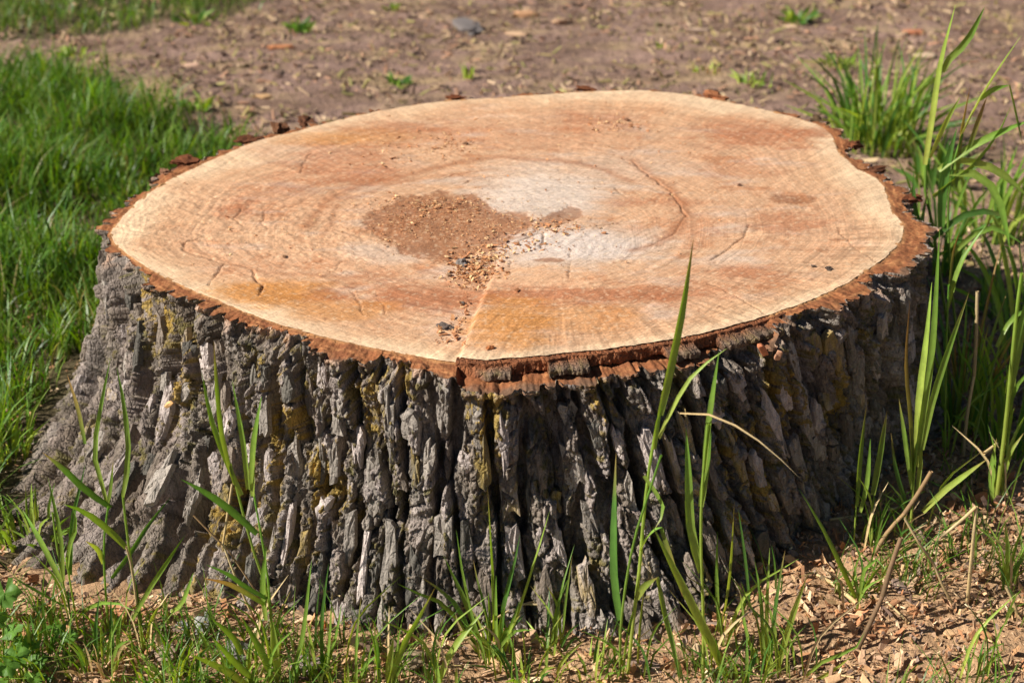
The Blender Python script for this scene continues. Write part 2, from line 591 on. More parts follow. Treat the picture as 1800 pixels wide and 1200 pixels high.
# separate bark plates: flat weathered flakes riding on the ridges, each with its own broken outline
t_idx = lambda t: np.clip(((t + 1.8) / 0.00225).astype(int), 0, len(tf) - 1)
placed = []
plates = 0
for _try in range(20000):
    if plates >= 300:
        break
    t0, zq = rng.uniform(-1.62, 1.25), rng.uniform(0.05, 0.93)
    lw, ll = rng.uniform(0.011, 0.030), rng.uniform(0.030, 0.110)
    if t0 < -0.6:
        ll *= 0.55 if zq < 0.6 else 0.75
    rb_ = 0.64
    zt0 = float(np.interp(t0, T[:len(tf)], ZT[:len(tf)]))
    zc = zq * (zt0 - ll * 0.35)
    j, i = t_idx(np.array([t0]))[0], int(np.clip((zc - zb) / (zt0 - zb) * (NR - 1), 0, NR - 1))
    if ridge[i, j] < 0.9 or (t0 < -0.55 and zc < 0.10) or (t0 > 0.6 and rng.random() < 0.5) or any(abs(t0 - a_) * rb_ < (lw + w2) * 0.52 and abs(zc - b_) < (ll + l2) * 0.46 for a_, b_, w2, l2 in placed):
        continue
    n_ = 12
    an = np.linspace(0, 2 * np.pi, n_, endpoint=False) + rng.uniform(-0.2, 0.2, n_)
    pw = rng.uniform(0.5, 1.2)
    se = np.abs(np.cos(an)) ** pw * np.sign(np.cos(an)), np.abs(np.sin(an)) ** 0.8 * np.sign(np.sin(an))
    jit = rng.uniform(0.55, 1.15, n_)
    dd = float(np.interp(t0, _f0, _fd)) / H
    rows = []
    oa, ob = se[0] * jit * lw / 2, se[1] * jit * ll / 2
    tt_ = t0 + oa / rb_ - dd * ob
    zz_ = zc + ob
    jj = t_idx(tt_)
    ii = np.clip(((zz_ - zb) / (ZT[jj] - zb) * (NR - 1)).astype(int), 0, NR - 1)
    hs_ = dn_[ii, jj]
    h0 = float(np.quantile(hs_, 0.75)) + rng.uniform(-0.0005, 0.0030)
    h0 = min(h0, 0.012)
    tu, tv = rng.normal(0, 0.16), rng.normal(0, 0.05)
    vs = []
    for f_, lift, rag in ((1.03, -0.009, 0.0), (1.0, -0.0008, 0.0008), (0.55, 0.0008, 0.0012)):
        o1, o2 = oa * f_, ob * f_
        t1, z1 = t0 + o1 / rb_ - dd * o2, zc + o2
        hh = h0 + lift + o1 * tu + o2 * tv + rng.normal(0, 1, n_) * rag
        sl = (body_r(t1, z1 + 0.004) - body_r(t1, z1 - 0.004)) / 0.008
        k1 = 1 / np.sqrt(1 + sl ** 2)
        r1 = body_r(t1, z1) + hh * k1
        vs.append(np.stack([r1 * np.sin(t1), -r1 * np.cos(t1), z1 - hh * sl * k1], -1))
    vs = np.concatenate(vs + [vs[-1].mean(0, keepdims=True)])
    fs = [tuple(x_) for x_ in grid_faces(3, n_, True)]
    tri = [(2 * n_ + q1, 2 * n_ + (q1 + 1) % n_, 3 * n_) for q1 in range(n_)]
    F3 = np.array([(a_, b_, c_) for a_, b_, c_, d_ in fs] + [(a_, c_, d_) for a_, b_, c_, d_ in fs] + tri)
    pal = [A_LILAC, A_GREY, A_GREY * 1.12, A_LILAC * 1.12, mix(A_GREY[None], A_BROWN, np.array([0.5]))[0], A_DARK * 1.25][rng.integers(6)]
    cc_ = pal * rng.uniform(0.75, 1.12) * rng.uniform(0.88, 1.08, 3 * n_ + 1)[:, None]
    if rng.random() < 0.14:
        cc_ = mix(cc_, lin(168, 142, 70), rng.uniform(0, 0.8, len(cc_)))
    link('bark_plate', mesh_np('bark_plate', vs, F3, M_PLATE, cc_, False), stump)
    placed.append((t0, zc, lw, ll))
    plates += 1

# cut edge of the bark: reddish ring from the wood out to the jagged bark line
NK = 15
k = np.linspace(0, 1, NK)[:, None]
r0 = rc(T)[None, :] - 0.004
low = ledge(T)
r0 = r0 - 0.03 * low[None, :]
z0 = np.where(low > 0.5, ZT + 0.002, rim_z(T) - 0.0004)[None, :]
RK = r0 + k * (R[-1][None, :] - r0)
ZK = z0 + (ZT[None, :] - z0) * k
TK = np.broadcast_to(T[None, :], RK.shape)
rough = np.clip(k * 4, 0, 1)
X_, Y_ = RK * np.sin(TK), RK * np.cos(TK)
wd = RK - (rc(T)[None, :] - 0.004)
ZK = ZK + rough * (0.0055 * fbm(X_ * 40, Y_ * 40, 110, 4, 0.6) - 0.10 * np.maximum(wd - 0.02, 0)) - rough * 0.002 * np.abs(fbm(TK * 12, wd * 300, 111, 2))
rcol = np.broadcast_to(lin(148, 94, 60), RK.shape + (3,)).copy()
rcol = mix(rcol, lin(124, 78, 54), np.clip(0.5 + 1.8 * fbm(X_ * 24, Y_ * 24, 112, 4, 0.6), 0, 1) * 0.6)
rcol = mix(rcol, lin(204, 146, 96), np.clip(fbm(TK * 14, wd * 260, 113, 3) * 2.2, 0, 1) * 0.65)
rcol = mix(rcol, lin(206, 160, 108), (1 - sst(0.002, 0.010, wd)) * 0.5)
rcol = mix(rcol, lin(112, 92, 76), sst(0.030, 0.046, wd + 0.014 * fbm(TK * 26, wd * 60, 114, 3)) * 0.8)
link('bark_edge', mesh_np('bark_edge', np.stack([X_, -Y_, ZK], -1).reshape(-1, 3), grid_faces(NK, NC, True), M_RIM, rcol.reshape(-1, 3)), stump)

# the upper slice of bark left standing over the low cut at the front
ts = np.arange(TH_SLAB0 - 0.004, TH_SLAB1 + 0.06, 0.0022)
F1, F2, ca, _, _ = voro(ts * 0.62 / 0.034 + 3 + 0.2 * noise(ts * 50, 0 * ts, 128), 0 * ts + 0.5, 120)
F1, F2b, cb, _, _ = voro(ts * 0.62 / 0.010 + 3, 0 * ts + 0.5, 121)
bits = 0.024 * sst(0.28, 0.40, ca) * (0.75 + 0.25 * cb) + 0.003 * noise(ts * 140, 0 * ts, 122)
fade = sst(TH_SLAB0 - 0.02, TH_SLAB0 + 0.16, ts)
bits = np.maximum(bits * fade, 0.0)
thick = 0.016 + 0.003 * noise(ts * 23, 0 * ts, 123) - 0.004 * cb
thick = thick * fade + (STEP + 0.014) * (1 - fade)
wid = 0.008 + 0 * ts
prof = []      # (radial fraction, depth fraction)
for a in np.linspace(0, 1, 7):
    prof.append((a, 0.03))
for a in np.linspace(0.1, 1, 9):
    prof.append((1.0, a))
for a in np.linspace(0.8, 0, 5):
    prof.append((a, 1.0))
pr = np.array(prof)
RS = (rc(ts) - 0.004)[None, :] + pr[:, :1] * (wid + 0.004)[None, :]
ZS = H - 0.0012 - pr[:, 1:] * thick[None, :]
edge = (pr[:, :1] > 0.9)
TS = np.broadcast_to(ts[None, :], RS.shape)
dq = pr[:, 1:] + 0.12 * noise(TS * 45, 0 * TS, 129)
RS = RS + (pr[:, :1] > 0.3) * bits[None, :] * sst(0.30, 0.48, dq) * np.clip(pr[:, :1], 0, 1)
RS = RS + edge * (0.004 * fbm(TS * 35, ZS * 90, 124, 4, 0.6))
ZS = ZS + (~edge) * 0.0012 * noise(TS * 120, RS * 200, 125)
scol = np.broadcast_to(lin(156, 98, 64), RS.shape + (3,)).copy()
scol = mix(scol, lin(120, 76, 52), np.clip(0.5 + 1.5 * fbm(TS * 20, ZS * 60, 130, 3), 0, 1) * 0.6)
bk = sst(0.25, 0.45, dq) * sst(0.004, 0.010, bits)[None, :]
scol = mix(scol, lin(122, 106, 90), bk * 0.9)
scol = mix(scol, lin(140, 122, 74), bk * np.clip(fbm(TS * 50, ZS * 120, 127, 2) * 2, 0, 1) * 0.6)
link('bark_slice', mesh_np('bark_slice', np.stack([RS * np.sin(TS), -RS * np.cos(TS), ZS], -1).reshape(-1, 3),
                           grid_faces(len(pr), len(ts)), M_BARK, scol.reshape(-1, 3)), stump)


# ------------------------------------------------------------------ sawn face
def wpts(px):
    a = at([p[0] for p in px], [p[1] for p in px], H)
    return [(float(x), float(y)) for x, y, _ in a]


SEAM = wpts([(798, 690), (806, 624), (822, 585), (842, 535), (868, 478), (884, 440), (920, 412), (968, 386), (1030, 366), (1120, 340)])
seam_a = np.array(SEAM)


def left_of_seam(x, y):
    """signed offset from the seam (positive to the right), as x minus the seam's x at that depth"""
    o = np.argsort(seam_a[:, 1])
    return x - np.interp(y, seam_a[o, 1], seam_a[o, 0])


def face_z(x, y):
    d = left_of_seam(x, y)
    depth = 1 - sst(seam_a[1, 1] + 0.02, seam_a[7, 1], y)          # step dies out towards the heart
    t, r = polar(x, y)
    s = r / _rc(t)
    side = (1 - sst(-0.0035, 0.0035, d))
    drop = STEP * np.maximum(depth, 0.0) * side
    # left cut: tilts down to the rim
    lowrim = STEP * left_low(t) * sst(0.2, 1.0, s)
    return H - np.maximum(drop * sst(-0.75, -0.02, d), lowrim * side)


gs = 0.0019
gx = np.arange(wp[:, 0].min() - 0.01, wp[:, 0].max() + 0.01, gs)
gy = np.arange(wp[:, 1].min() - 0.01, wp[:, 1].max() + 0.01, gs)
GX, GY = np.meshgrid(gx, gy)
t_, r_ = polar(GX, GY)
rr = rc(t_)
out = r_ > rr
keep = r_ < rr + gs * 1.5
f = np.where(out, rr / np.maximum(r_, 1e-6), 1.0)
FX, FY = CX + (GX - CX) * f, CY + (GY - CY) * f
ok = (~out[:-1, :-1]) | (~out[:-1, 1:]) | (~out[1:, 1:]) | (~out[1:, :-1])
fi = grid_faces(*GX.shape)[ok.ravel()]
used = np.unique(fi)
remap = np.full(GX.size, -1)
remap[used] = np.arange(len(used))
fi = remap[fi]
x, y = FX.ravel()[used], FY.ravel()[used]
t_, r_ = polar(x, y)
s = np.clip(r_ / rc(t_), 0, 1)

# growth: rings round the pith
PITH = at(985, 440, H)
px_, py_ = x - PITH[0], y - PITH[1]
pt, pr_ = np.arctan2(px_, -py_), np.hypot(px_, py_)
og = np.linspace(-np.pi, np.pi, 721)
# edge distance seen from the pith, sampled
edge_r = np.zeros(721)
for i, a in enumerate(og):
    d = np.linspace(0.2, 1.0, 400)
    ex, ey = PITH[0] + d * np.sin(a), PITH[1] - d * np.cos(a)
    et, er = polar(ex, ey)
    edge_r[i] = d[np.argmax(er > _rc(et))]
edge_s = np.convolve(np.concatenate([edge_r[-60:], edge_r, edge_r[:60]]), np.ones(41) / 41, 'same')[60:-60]
ps = np.clip(pr_ / np.interp(pt, og, edge_s), 0, 1.05)
wv = fbm(x * 5, y * 5, 200, 3)
ringc = ps * 0.58 + 0.020 * wv + 0.006 * fbm(x * 18, y * 18, 201, 2)
w1 = noise(x * 26, y * 26, 202)


FRAY = [fbm(x * 18 + 3 * i, y * 40 - 5 * i, 210 + i, 6, 0.66) * 1.9 for i in range(4)]


def st(px, py, rx, ry, amt, soft=0.5, seed=0, fray=0.35):
    """soft stain mask; radii in photograph pixels across and up the board"""
    c = at(px, py, H)
    ax = at(px + rx, py, H)[0] - c[0]
    ay = 0.5 * (at(px, py - ry, H)[1] - at(px, py + ry, H)[1])
    d = np.hypot((x - c[0]) / ax, (y - c[1]) / ay)
    d = d + fray * FRAY[seed % 4] * (1 if (seed // 4) % 2 else -1)
    return amt * (1 - sst(1 - soft, 1 + soft, d))


C_SAP, C_SAP2 = lin(240, 210, 170), lin(218, 176, 134)
C_MID, C_RED, C_GREY, C_DUST = lin(214, 170, 132), lin(180, 116, 78), lin(214, 190, 166), lin(160, 108, 72)
c = np.broadcast_to(C_MID, (len(x), 3)).copy()
c = mix(c, lin(220, 178, 138), np.clip(0.4 + 1.5 * fbm(x * 6, y * 11, 220, 5, 0.6), 0, 1) * 0.75)
c = mix(c, lin(190, 130, 88), np.clip(fbm(x * 11 + 4, y * 14, 221, 6, 0.7) * 3.0 - 0.15, 0, 1) * 0.75)
c = mix(c, lin(208, 190, 172), np.clip(fbm(x * 8 + 30, y * 20, 223, 5, 0.6) * 2.6 - 0.25, 0, 1) * 0.6)
# sapwood
sp = sst(0.885, 1.0, ps + 0.10 * wv + 0.05 * fbm(pt * 9, ps * 3, 222, 3))
c = mix(c, C_SAP2, sst(0.78, 0.95, ps + 0.14 * wv + 0.05 * fbm(x * 16, y * 22, 224, 4)) * 0.65)
c = mix(c, C_SAP, sp * 0.92)
# heart, pale grey and chalky
for a in ((950, 335, 130, 42, .85, 1), (1015, 432, 140, 34, .95, 2), (910, 440, 45, 28, .8, 3), (690, 445, 70, 14, .6, 4), (930, 375, 70, 18, .7, 5), (1070, 420, 110, 22, .6, 6),
          (1250, 460, 60, 9, .5, 7), (640, 435, 40, 12, .5, 8), (640, 330, 40, 8, .5, 9), (1000, 300, 160, 25, .4, 10), (540, 260, 90, 20, .25, 11), (1150, 290, 90, 18, .3, 12)):
    c = mix(c, C_GREY, st(a[0], a[1], a[2], a[3], a[4], 0.45, a[5], 0.6))
c = mix(c, lin(226, 212, 198), st(1000, 430, 120, 26, .8, 0.4, 13))
c = mix(c, lin(224, 208, 190), st(955, 345, 95, 34, .75, 0.4, 14))
# red-brown stains
for a in ((600, 285, 90, 34, .55, 20), (730, 515, 120, 20, .75, 21), (980, 520, 190, 15, .8, 22), (1180, 515, 90, 10, .55, 23), (1340, 240, 100, 18, .75, 24), (1395, 392, 60, 18, .6, 25),
          (1310, 478, 60, 12, .65, 26), (1300, 300, 70, 14, .4, 27), (420, 360, 30, 14, .65, 28), (1040, 212, 70, 16, .55, 29), (700, 226, 90, 14, .55, 30), (560, 510, 40, 9, .8, 31), (900, 240, 200, 20, .25, 32),
          (1140, 355, 80, 8, .5, 33), (640, 310, 70, 14, .5, 34), (1430, 232, 60, 8, .6, 35), (660, 480, 50, 12, .45, 36), (480, 330, 60, 20, .35, 37), (1220, 400, 60, 20, .35, 38), (1270, 215, 60, 14, .4, 39)):
    c = mix(c, C_RED, st(a[0], a[1], a[2], a[3], a[4], 0.6, a[5], 0.8))
# golden torn wood
for a in ((900, 565, 75, 42, .8, 40), (470, 505, 100, 22, .85, 41), (600, 535, 90, 18, .6, 42), (1040, 560, 90, 26, .45, 43), (560, 245, 80, 10, .45, 44), (640, 240, 90, 14, .4, 45)):
    c = mix(c, lin(206, 142, 72), st(a[0], a[1], a[2], a[3], a[4], 0.5, a[5], 0.4))
# chalk-brown dust patches
dustm = np.zeros(len(x))
DUST = wpts([(628, 382), (668, 366), (700, 350), (775, 334), (832, 342), (872, 368), (942, 386), (905, 414), (866, 440), (812, 452), (762, 458), (706, 442), (655, 410)])
dx_, dy_ = 0.016 * fbm(x * 30, y * 30, 230, 5, 0.7), 0.026 * fbm(x * 30 + 9, y * 30, 231, 5, 0.7)
dustm = sum(in_poly(x + k1 * dx_, y + k1 * dy_, DUST) * 0.2 for k1 in (0.3, 0.8, 1.3, 1.9, 2.6))
DUST2 = wpts([(945, 390), (985, 366), (1022, 366), (1026, 380), (985, 396), (930, 410)])
dustm = np.maximum(dustm, in_poly(x + dx_, y + dy_, DUST2) * 0.8)
dustm = np.maximum(dustm, st(1392, 350, 42, 8, .9, 0.15, 50))
dustm = np.maximum(dustm, st(968, 457, 24, 4, .9, 0.2, 51))
dustm = np.maximum(dustm, st(560, 330, 40, 14, .4, 0.5, 52))
c = mix(c, C_DUST, 0.78 * dustm)
c = mix(c, lin(140, 96, 66), 0.5 * dustm * np.clip(fbm(x * 25, y * 25, 232, 3) * 2, 0, 1))
clean = 1 - dustm
# rings and rays
ring = 0.5 + 0.5 * np.sin(ringc * 2 * np.pi / 0.0085 + 2.0 * noise(x * 9, y * 9, 203))
ring2 = 0.5 + 0.5 * np.sin(ringc * 2 * np.pi / 0.031 + 3.0 * wv)
rm = np.clip(0.5 + 1.5 * fbm(x * 4 + 3, y * 4, 204, 2), 0.15, 1)
c = c * (1 - clean * (0.10 * rm * (ring - 0.4) + 0.06 * (ring2 - 0.5)))[:, None]
ray = fbm(pt * 34, ps * 1.6, 205, 4, 0.65)
ray2 = noise(pt * 210, ps * 5, 206)
rayw = sst(0.25, 0.6, ps) * sst(-0.9, -0.4, pt) * (1 - 0.8 * sst(1.6, 2.2, pt)) * (0.4 + 0.6 * sst(0.6, 0.9, ps))
c = c * (1 + clean * rayw * (0.55 * ray + 0.20 * ray2))[:, None]
# saw strokes
sa = np.where(left_of_seam(x, y) < 0, x * 0.55 + y * 0.83, x * 0.83 - y * 0.55)
sb = np.where(left_of_seam(x, y) < 0, x * 0.83 - y * 0.55, x * 0.55 + y * 0.83)
stroke = fbm(sa * 150 + 6 * wv, sb * 7, 207, 3)
c = c * (1 + 0.24 * clean * stroke)[:, None]
speck = fbm(x * 160, y * 160, 208, 2)
c = mix(c, lin(146, 94, 62), 0.45 * sst(0.26, 0.5, speck) * (0.35 + 0.65 * (1 - sp)))
c = mix(c, lin(244, 218, 180), 0.35 * sst(0.2, 0.45, fbm(x * 140 + 50, y * 140, 209, 2)))
# dark arcs of old growth borders
xa, ya = x + 0.008 * fbm(x * 14, y * 14, 240, 3), y + 0.012 * fbm(x * 14 + 3, y * 14, 241, 3)
for a, w_, am in (([(540, 395), (575, 350), (640, 320), (720, 305), (800, 285), (880, 276), (980, 284), (1060, 300), (1110, 318)], .010, .5),
                  ([(560, 415), (585, 390), (600, 350), (680, 325), (760, 308), (860, 300)], .006, .3),
                  ([(1110, 282), (1150, 310), (1190, 345), (1205, 372), (1190, 400), (1160, 425), (1110, 440)], .009, .5),
                  ([(430, 380), (520, 352), (620, 345)], .007, .25),
                  ([(330, 430), (420, 462), (470, 470), (620, 480)], .005, .35)):
    d = seg_dist(xa, ya, wpts(a))
    c = mix(c, lin(160, 98, 58), am * np.exp(-(d / w_) ** 2))

# relief
z = face_z(x, y)
z = z + 0.0035 * (1 - sst(0.90, 1.0, s)) * fbm(x * 4, y * 4, 250, 3) + 0.0007 * fbm(x * 60, y * 60, 251, 2)
z = z - 0.0015 * dustm * (0.5 + fbm(x * 20, y * 20, 252, 2))
torn = np.clip(st(480, 508, 130, 24, 1, 0.4, 41) + st(650, 480, 70, 22, .6, .5, 53), 0, 1)
grit = np.clip(st(540, 400, 190, 60, 1, .5, 54) + st(330, 380, 130, 60, .9, .5, 55) + st(700, 250, 120, 30, .4, .5, 59), 0, 1)
rip = np.sin(ringc * 2 * np.pi / 0.0075 + 2.5 * noise(x * 12, y * 12, 253))
z = z + torn * 0.0008 * rip * np.clip(0.6 + noise(x * 30, y * 30, 256), 0, 1) + (0.3 * torn + grit) * 0.0022 * fbm(x * 75, y * 75, 254, 3, 0.6) + 0.5 * grit * 0.0008 * rip * np.clip(1.4 * fbm(x * 16, y * 16, 257, 2), 0, 1)
c = c * (1 - 0.10 * torn * (rip > 0.4))[:, None]
z = z + 0.0005 * stroke * clean
torn2 = np.clip(st(900, 580, 100, 50, 1, .4, 56) + st(1400, 470, 120, 40, .8, .5, 57) + st(1250, 530, 130, 30, .7, .5, 58), 0, 1)
z = z + torn2 * 0.0008 * fbm(pt * 170, pr_ * 40, 255, 2)
# checks and shakes: narrow clefts in the wood
CRACKS = [([(1112, 284), (1135, 305), (1160, 322), (1185, 345), (1200, 368), (1203, 378)], 1.5, .006),
          ([(1203, 378), (1190, 405), (1165, 420), (1120, 436)], 1.2, .004),
          ([(1318, 394), (1305, 418), (1278, 438), (1252, 455)], 1.6, .006), ([(1252, 455), (1232, 462), (1205, 470)], 1.0, .004),
          ([(905, 425), (945, 412), (990, 408), (1040, 398), (1090, 392), (1150, 388)], 1.4, .005),
          ([(1040, 398), (1075, 404), (1112, 406)], 1.2, .004), ([(1060, 398), (1095, 388)], 1.1, .004),
          ([(953, 412), (955, 424), (950, 436)], 1.8, .006), ([(1004, 440), (1003, 465), (998, 490)], 1.0, .003),
          ([(322, 428), (326, 416), (345, 410)], 1.8, .006), ([(322, 428), (335, 438), (360, 444), (395, 455)], 1.4, .005), ([(395, 455), (380, 472), (366, 490)], 1.4, .005),
          ([(440, 465), (445, 478), (460, 490), (455, 510)], 1.9, .007), ([(395, 455), (440, 462)], 1.0, .003),
          ([(1060, 455), (1140, 445), (1200, 430)], 0.9, .003), ([(760, 318), (800, 306), (840, 298)], 1.0, .003), ([(585, 470), (600, 455), (640, 450)], 1.0, .003),
          ([(815, 322), (825, 314)], 1.3, .004), ([(528, 300), (535, 280), (548, 268)], 1.4, .004), ([(1245, 498), (1310, 530), (1345, 553)], 1.2, .004),
          ([(1190, 340), (1230, 336)], 0.9, .003), ([(1080, 330), (1100, 345)], 1.0, .003), ([(425, 362), (412, 378), (430, 392)], 1.5, .004),
          ([(465, 365), (460, 385), (470, 400)], 1.2, .004), ([(660, 505), (680, 540)], 1.0, .003), ([(620, 505), (640, 545)], 1.0, .003), ([(980, 300), (1010, 312)], .8, .002),
          ([(1470, 400), (1490, 425), (1540, 460)], 1.0, .003), ([(895, 470), (900, 458)], 1.2, .003), ([(1268, 330), (1300, 332)], .8, .002)]
xk, yk = x + 0.005 * fbm(x * 40, y * 40, 260, 2), y + 0.006 * fbm(x * 40 + 5, y * 40, 261, 2)
for a, w_, dp in CRACKS:
    d = seg_dist(xk, yk, wpts(a))
    m = np.exp(-(d / (w_ * 0.00078 * (0.7 + 0.6 * np.abs(noise(x * 30, y * 30, 262))))) ** 2)
    z = z - 0.55 * dp * m
    c = mix(c, lin(104, 68, 46), 0.7 * m)
face_v = np.stack([x - CX, y - CY, z], -1)
face_me = mesh_np('cut_face', face_v, fi, M_WOOD, np.clip(c * 0.90 * np.array([1.0, 0.955, 0.95]), 0, 1))
for nm, vec in (('grain', np.stack([ringc, x, y], -1)), ('ray', np.stack([np.sin(pt), np.cos(pt), ps], -1))):
    at_g = face_me.attributes.new(nm, 'FLOAT_VECTOR', 'POINT')
    at_g.data.foreach_set('vector', vec.astype(np.float32).ravel())
link('cut_face', face_me, stump)


def face_height(px, py):
    p = at(px, py, H)
    return np.array([p[0], p[1], float(face_z(np.array([p[0]]), np.array([p[1]]))[0])])


# ------------------------------------------------------------------ ground
LAWN_PX = [(-900, 150), (0, 118), (110, 128), (180, 165), (240, 205), (330, 236), (430, 246), (400, 320), (330, 520), (260, 720), (180, 880), (90, 985), (-60, 1040), (-900, 1150)]
LAWN = [tuple(p[:2]) for p in at([p[0] for p in LAWN_PX], [p[1] for p in LAWN_PX], 0.0)]
LAWN2_PX = [(-1200, -60), (-60, -160), (560, -160), (480, -10), (400, 30), (300, 30), (200, 58), (90, 70), (0, 72), (-1200, 110)]
LAWN2 = [tuple(p[:2]) for p in at([p[0] for p in LAWN2_PX], [p[1] for p in LAWN2_PX], 0.0)]


def ground_z(x, y):
    x, y = np.asarray(x, float), np.asarray(y, float)
    near = np.exp(-((x / 5) ** 2 + (y / 6) ** 2))
    z = 0.030 * fbm(x * 0.9, y * 0.9, 300, 3) * near * sst(0.7, 1.6, np.hypot(x, y)) + 0.010 * fbm(x * 5, y * 5, 301, 4) * near
    z = z + 0.040 * np.exp(-(((x - 0.62) / 0.28) ** 2 + ((y + 0.40) / 0.25) ** 2))     # sawdust bank at the right
    z = z + 0.012 * np.exp(-(((x + 0.45) / 0.3) ** 2 + ((y + 0.62) / 0.12) ** 2))
    t, r = polar(x, y)
    z = z + 0.010 * np.exp(-(np.maximum(r - _rb(t), 0) / 0.04) ** 2)                     # litter banked against the bark
    far = np.clip(np.hypot(x, y) - 8, 0, 300)
    return z + 0.6 * fbm(x * 0.02, y * 0.02, 302, 3) * sst(0, 60, far)


def on_ground(px, py):
    z = 0.0
    for _ in range(4):
        p = at(px, py, z)
        z = ground_z(p[..., 0], p[..., 1])
    p[..., 2] = z + np.minimum(crumbs(p[..., 0], p[..., 1]), 0.004)
    return p


def axis(lo, hi, step):
    a = list(np.arange(lo, hi, step))
    d = step
    while a[-1] < 400:
        d *= 1.28
        a.append(a[-1] + d)
    d = step
    while a[0] > -400:
        d *= 1.28
        a.insert(0, a[0] - d)
    return np.array(a)


ax_, ay_ = axis(-2.1, 2.1, 0.0145), axis(-1.0, 3.1, 0.0145)
AX, AY = np.meshgrid(ax_, ay_)
AZ = ground_z(AX, AY)
tg, rg = polar(AX, AY)
dist_b = rg - _rb(tg)


def saw_amount(x, y):
    """how thick the sawdust lies"""
    t, r = polar(x, y)
    d = r - _rb(t)
    front = sst(-1.15, -0.75, t) * (1 - sst(1.75, 2.3, t))
    a = np.exp(-(np.maximum(d, 0) / 0.30) ** 2) * front + 0.18 * np.exp(-(np.maximum(d, 0) / 0.35) ** 2)
    a = a + 0.5 * np.exp(-(((x - 0.65) / 0.35) ** 2 + ((y + 0.5) / 0.3) ** 2))
    return np.clip(a + 0.45 * fbm(x * 9, y * 9, 310, 3), 0, 1)




def crumbs(x, y):
    nearf = np.exp(-(np.clip(np.hypot(x, y) - 4, 0, 99) / 3) ** 2)
    return (0.010 * sst(0.3, 0.8, saw_amount(x, y)) * fbm(x * 16, y * 16, 305, 3) + 0.008 * fbm(x * 40, y * 40, 303, 2)
            + 0.006 * np.abs(fbm(x * 22, y * 22, 304, 3))) * nearf


crumb = crumbs(AX, AY)
sm = saw_amount(AX, AY)
gc = np.broadcast_to(lin(154, 126, 112), AX.shape + (3,)).copy()
gc = mix(gc, lin(120, 96, 80), np.clip(0.5 + 1.8 * fbm(AX * 4, AY * 7, 311, 5, 0.6), 0, 1) * 0.85)
gc = mix(gc, lin(176, 150, 114), np.clip(fbm(AX * 5 + 2, AY * 9, 312, 4) * 2, 0, 1) * 0.8)
gc = mix(gc, lin(184, 148, 112), sst(0.25, 0.75, sm) * 0.9)
gl = in_poly(AX, AY, LAWN) | in_poly(AX, AY, LAWN2)
gc = mix(gc, lin(74, 70, 44), gl * 0.8)
farg = sst(4.0, 9.0, np.hypot(AX, AY) + 3 * fbm(AX * 0.4, AY * 0.4, 313, 3))
gc = mix(gc, lin(84, 98, 46), farg * 0.85)
ground = link('ground', mesh_np('ground', np.stack([AX, AY, AZ + crumb], -1).reshape(-1, 3), grid_faces(*AX.shape), M_SOIL, gc.reshape(-1, 3)))
tag(ground, 'brown bare soil with sawdust around the stump', None, None, 'structure')

# ------------------------------------------------------------------ scattered bits
def rot(yaw, pitch, roll):
    cy, sy, cp, sp_, cr, sr = np.cos(yaw), np.sin(yaw), np.cos(pitch), np.sin(pitch), np.cos(roll), np.sin(roll)
    return np.stack([np.stack([cy * cp, cy * sp_ * sr - sy * cr, cy * sp_ * cr + sy * sr], -1),
                     np.stack([sy * cp, sy * sp_ * sr + cy * cr, sy * sp_ * cr - cy * sr], -1),
                     np.stack([-sp_, cp * sr, cp * cr], -1)], -2)


BOXV = np.array([(-1, -1, -1), (1, -1, -1), (1, 1, -1), (-1, 1, -1), (-1, -1, 1), (1, -1, 1), (1, 1, 1), (-1, 1, 1)], float)
BOXF = np.array([(0, 3, 2, 1), (4, 5, 6, 7), (0, 1, 5, 4), (1, 2, 6, 5), (2, 3, 7, 6), (3, 0, 4, 7)])


def flakes(P, L, W, Th, cols, tilt=0.5, r=rng):
    """N small irregular splinters as one batch of boxes"""
    n = len(P)
    v = BOXV[None] * np.stack([L, W, Th], -1)[:, None, :] * 0.5
    v = v * (1 + 1.3 * (r.random((n, 8, 3)) - 0.5))
    v[:, :, 2] += (r.random((n, 1)) - 0.5) * 0.5 * (v[:, :, 0] ** 2) / np.maximum(L, 1e-6)[:, None]
    M = rot(r.uniform(0, 6.283, n), r.normal(0, tilt, n), r.normal(0, tilt, n))
    v = np.einsum('nij,nkj->nki', M, v) + P[:, None, :]
    F = (np.arange(n)[:, None, None] * 8 + BOXF[None]).reshape(-1, 4)
    return v.reshape(-1, 3), F, np.repeat(cols, 8, 0)


def palette(cs, n, var=0.12, r=rng):
    cs = np.array(cs)
    c = cs[r.integers(0, len(cs), n)]
    return np.clip(c * (1 + var * r.normal(size=(n, 1))), 0.01, 0.9)


# wood chips round the foot of the stump
N = 95000
X = rng.uniform(-1.25, 1.35, N)
Y = rng.uniform(-1.0, 0.9, N)
tt, rd = polar(X, Y)
okm = (rng.random(N) < saw_amount(X, Y) * 0.95) & (rd > _rb(tt) - 0.03)
X, Y = X[okm], Y[okm]
n = len(X)
big = rng.random(n) ** 5
L = 0.0026 + 0.018 * big ** 1.8 + 0.0045 * rng.random(n)
W = L * rng.uniform(0.15, 0.55, n)
P = np.stack([X, Y, ground_z(X, Y) + crumbs(X, Y) + rng.uniform(0.001, 0.009, n)], -1)
CHIPC = [lin(226, 184, 138), lin(204, 156, 112), lin(184, 130, 92), lin(236, 204, 164), lin(170, 124, 90), lin(212, 172, 136), lin(196, 160, 130), lin(118, 94, 80), lin(150, 128, 112)]
v, F, cc = flakes(P, L, W, 0.0007 + 0.08 * W, palette(CHIPC, n), 0.8)
tag(link('wood_chips', mesh_np('wood_chips', v, F, M_CHIP, cc, False)), 'loose tan sawdust and wood chips strewn around the stump foot', 'sawdust', None, 'stuff')

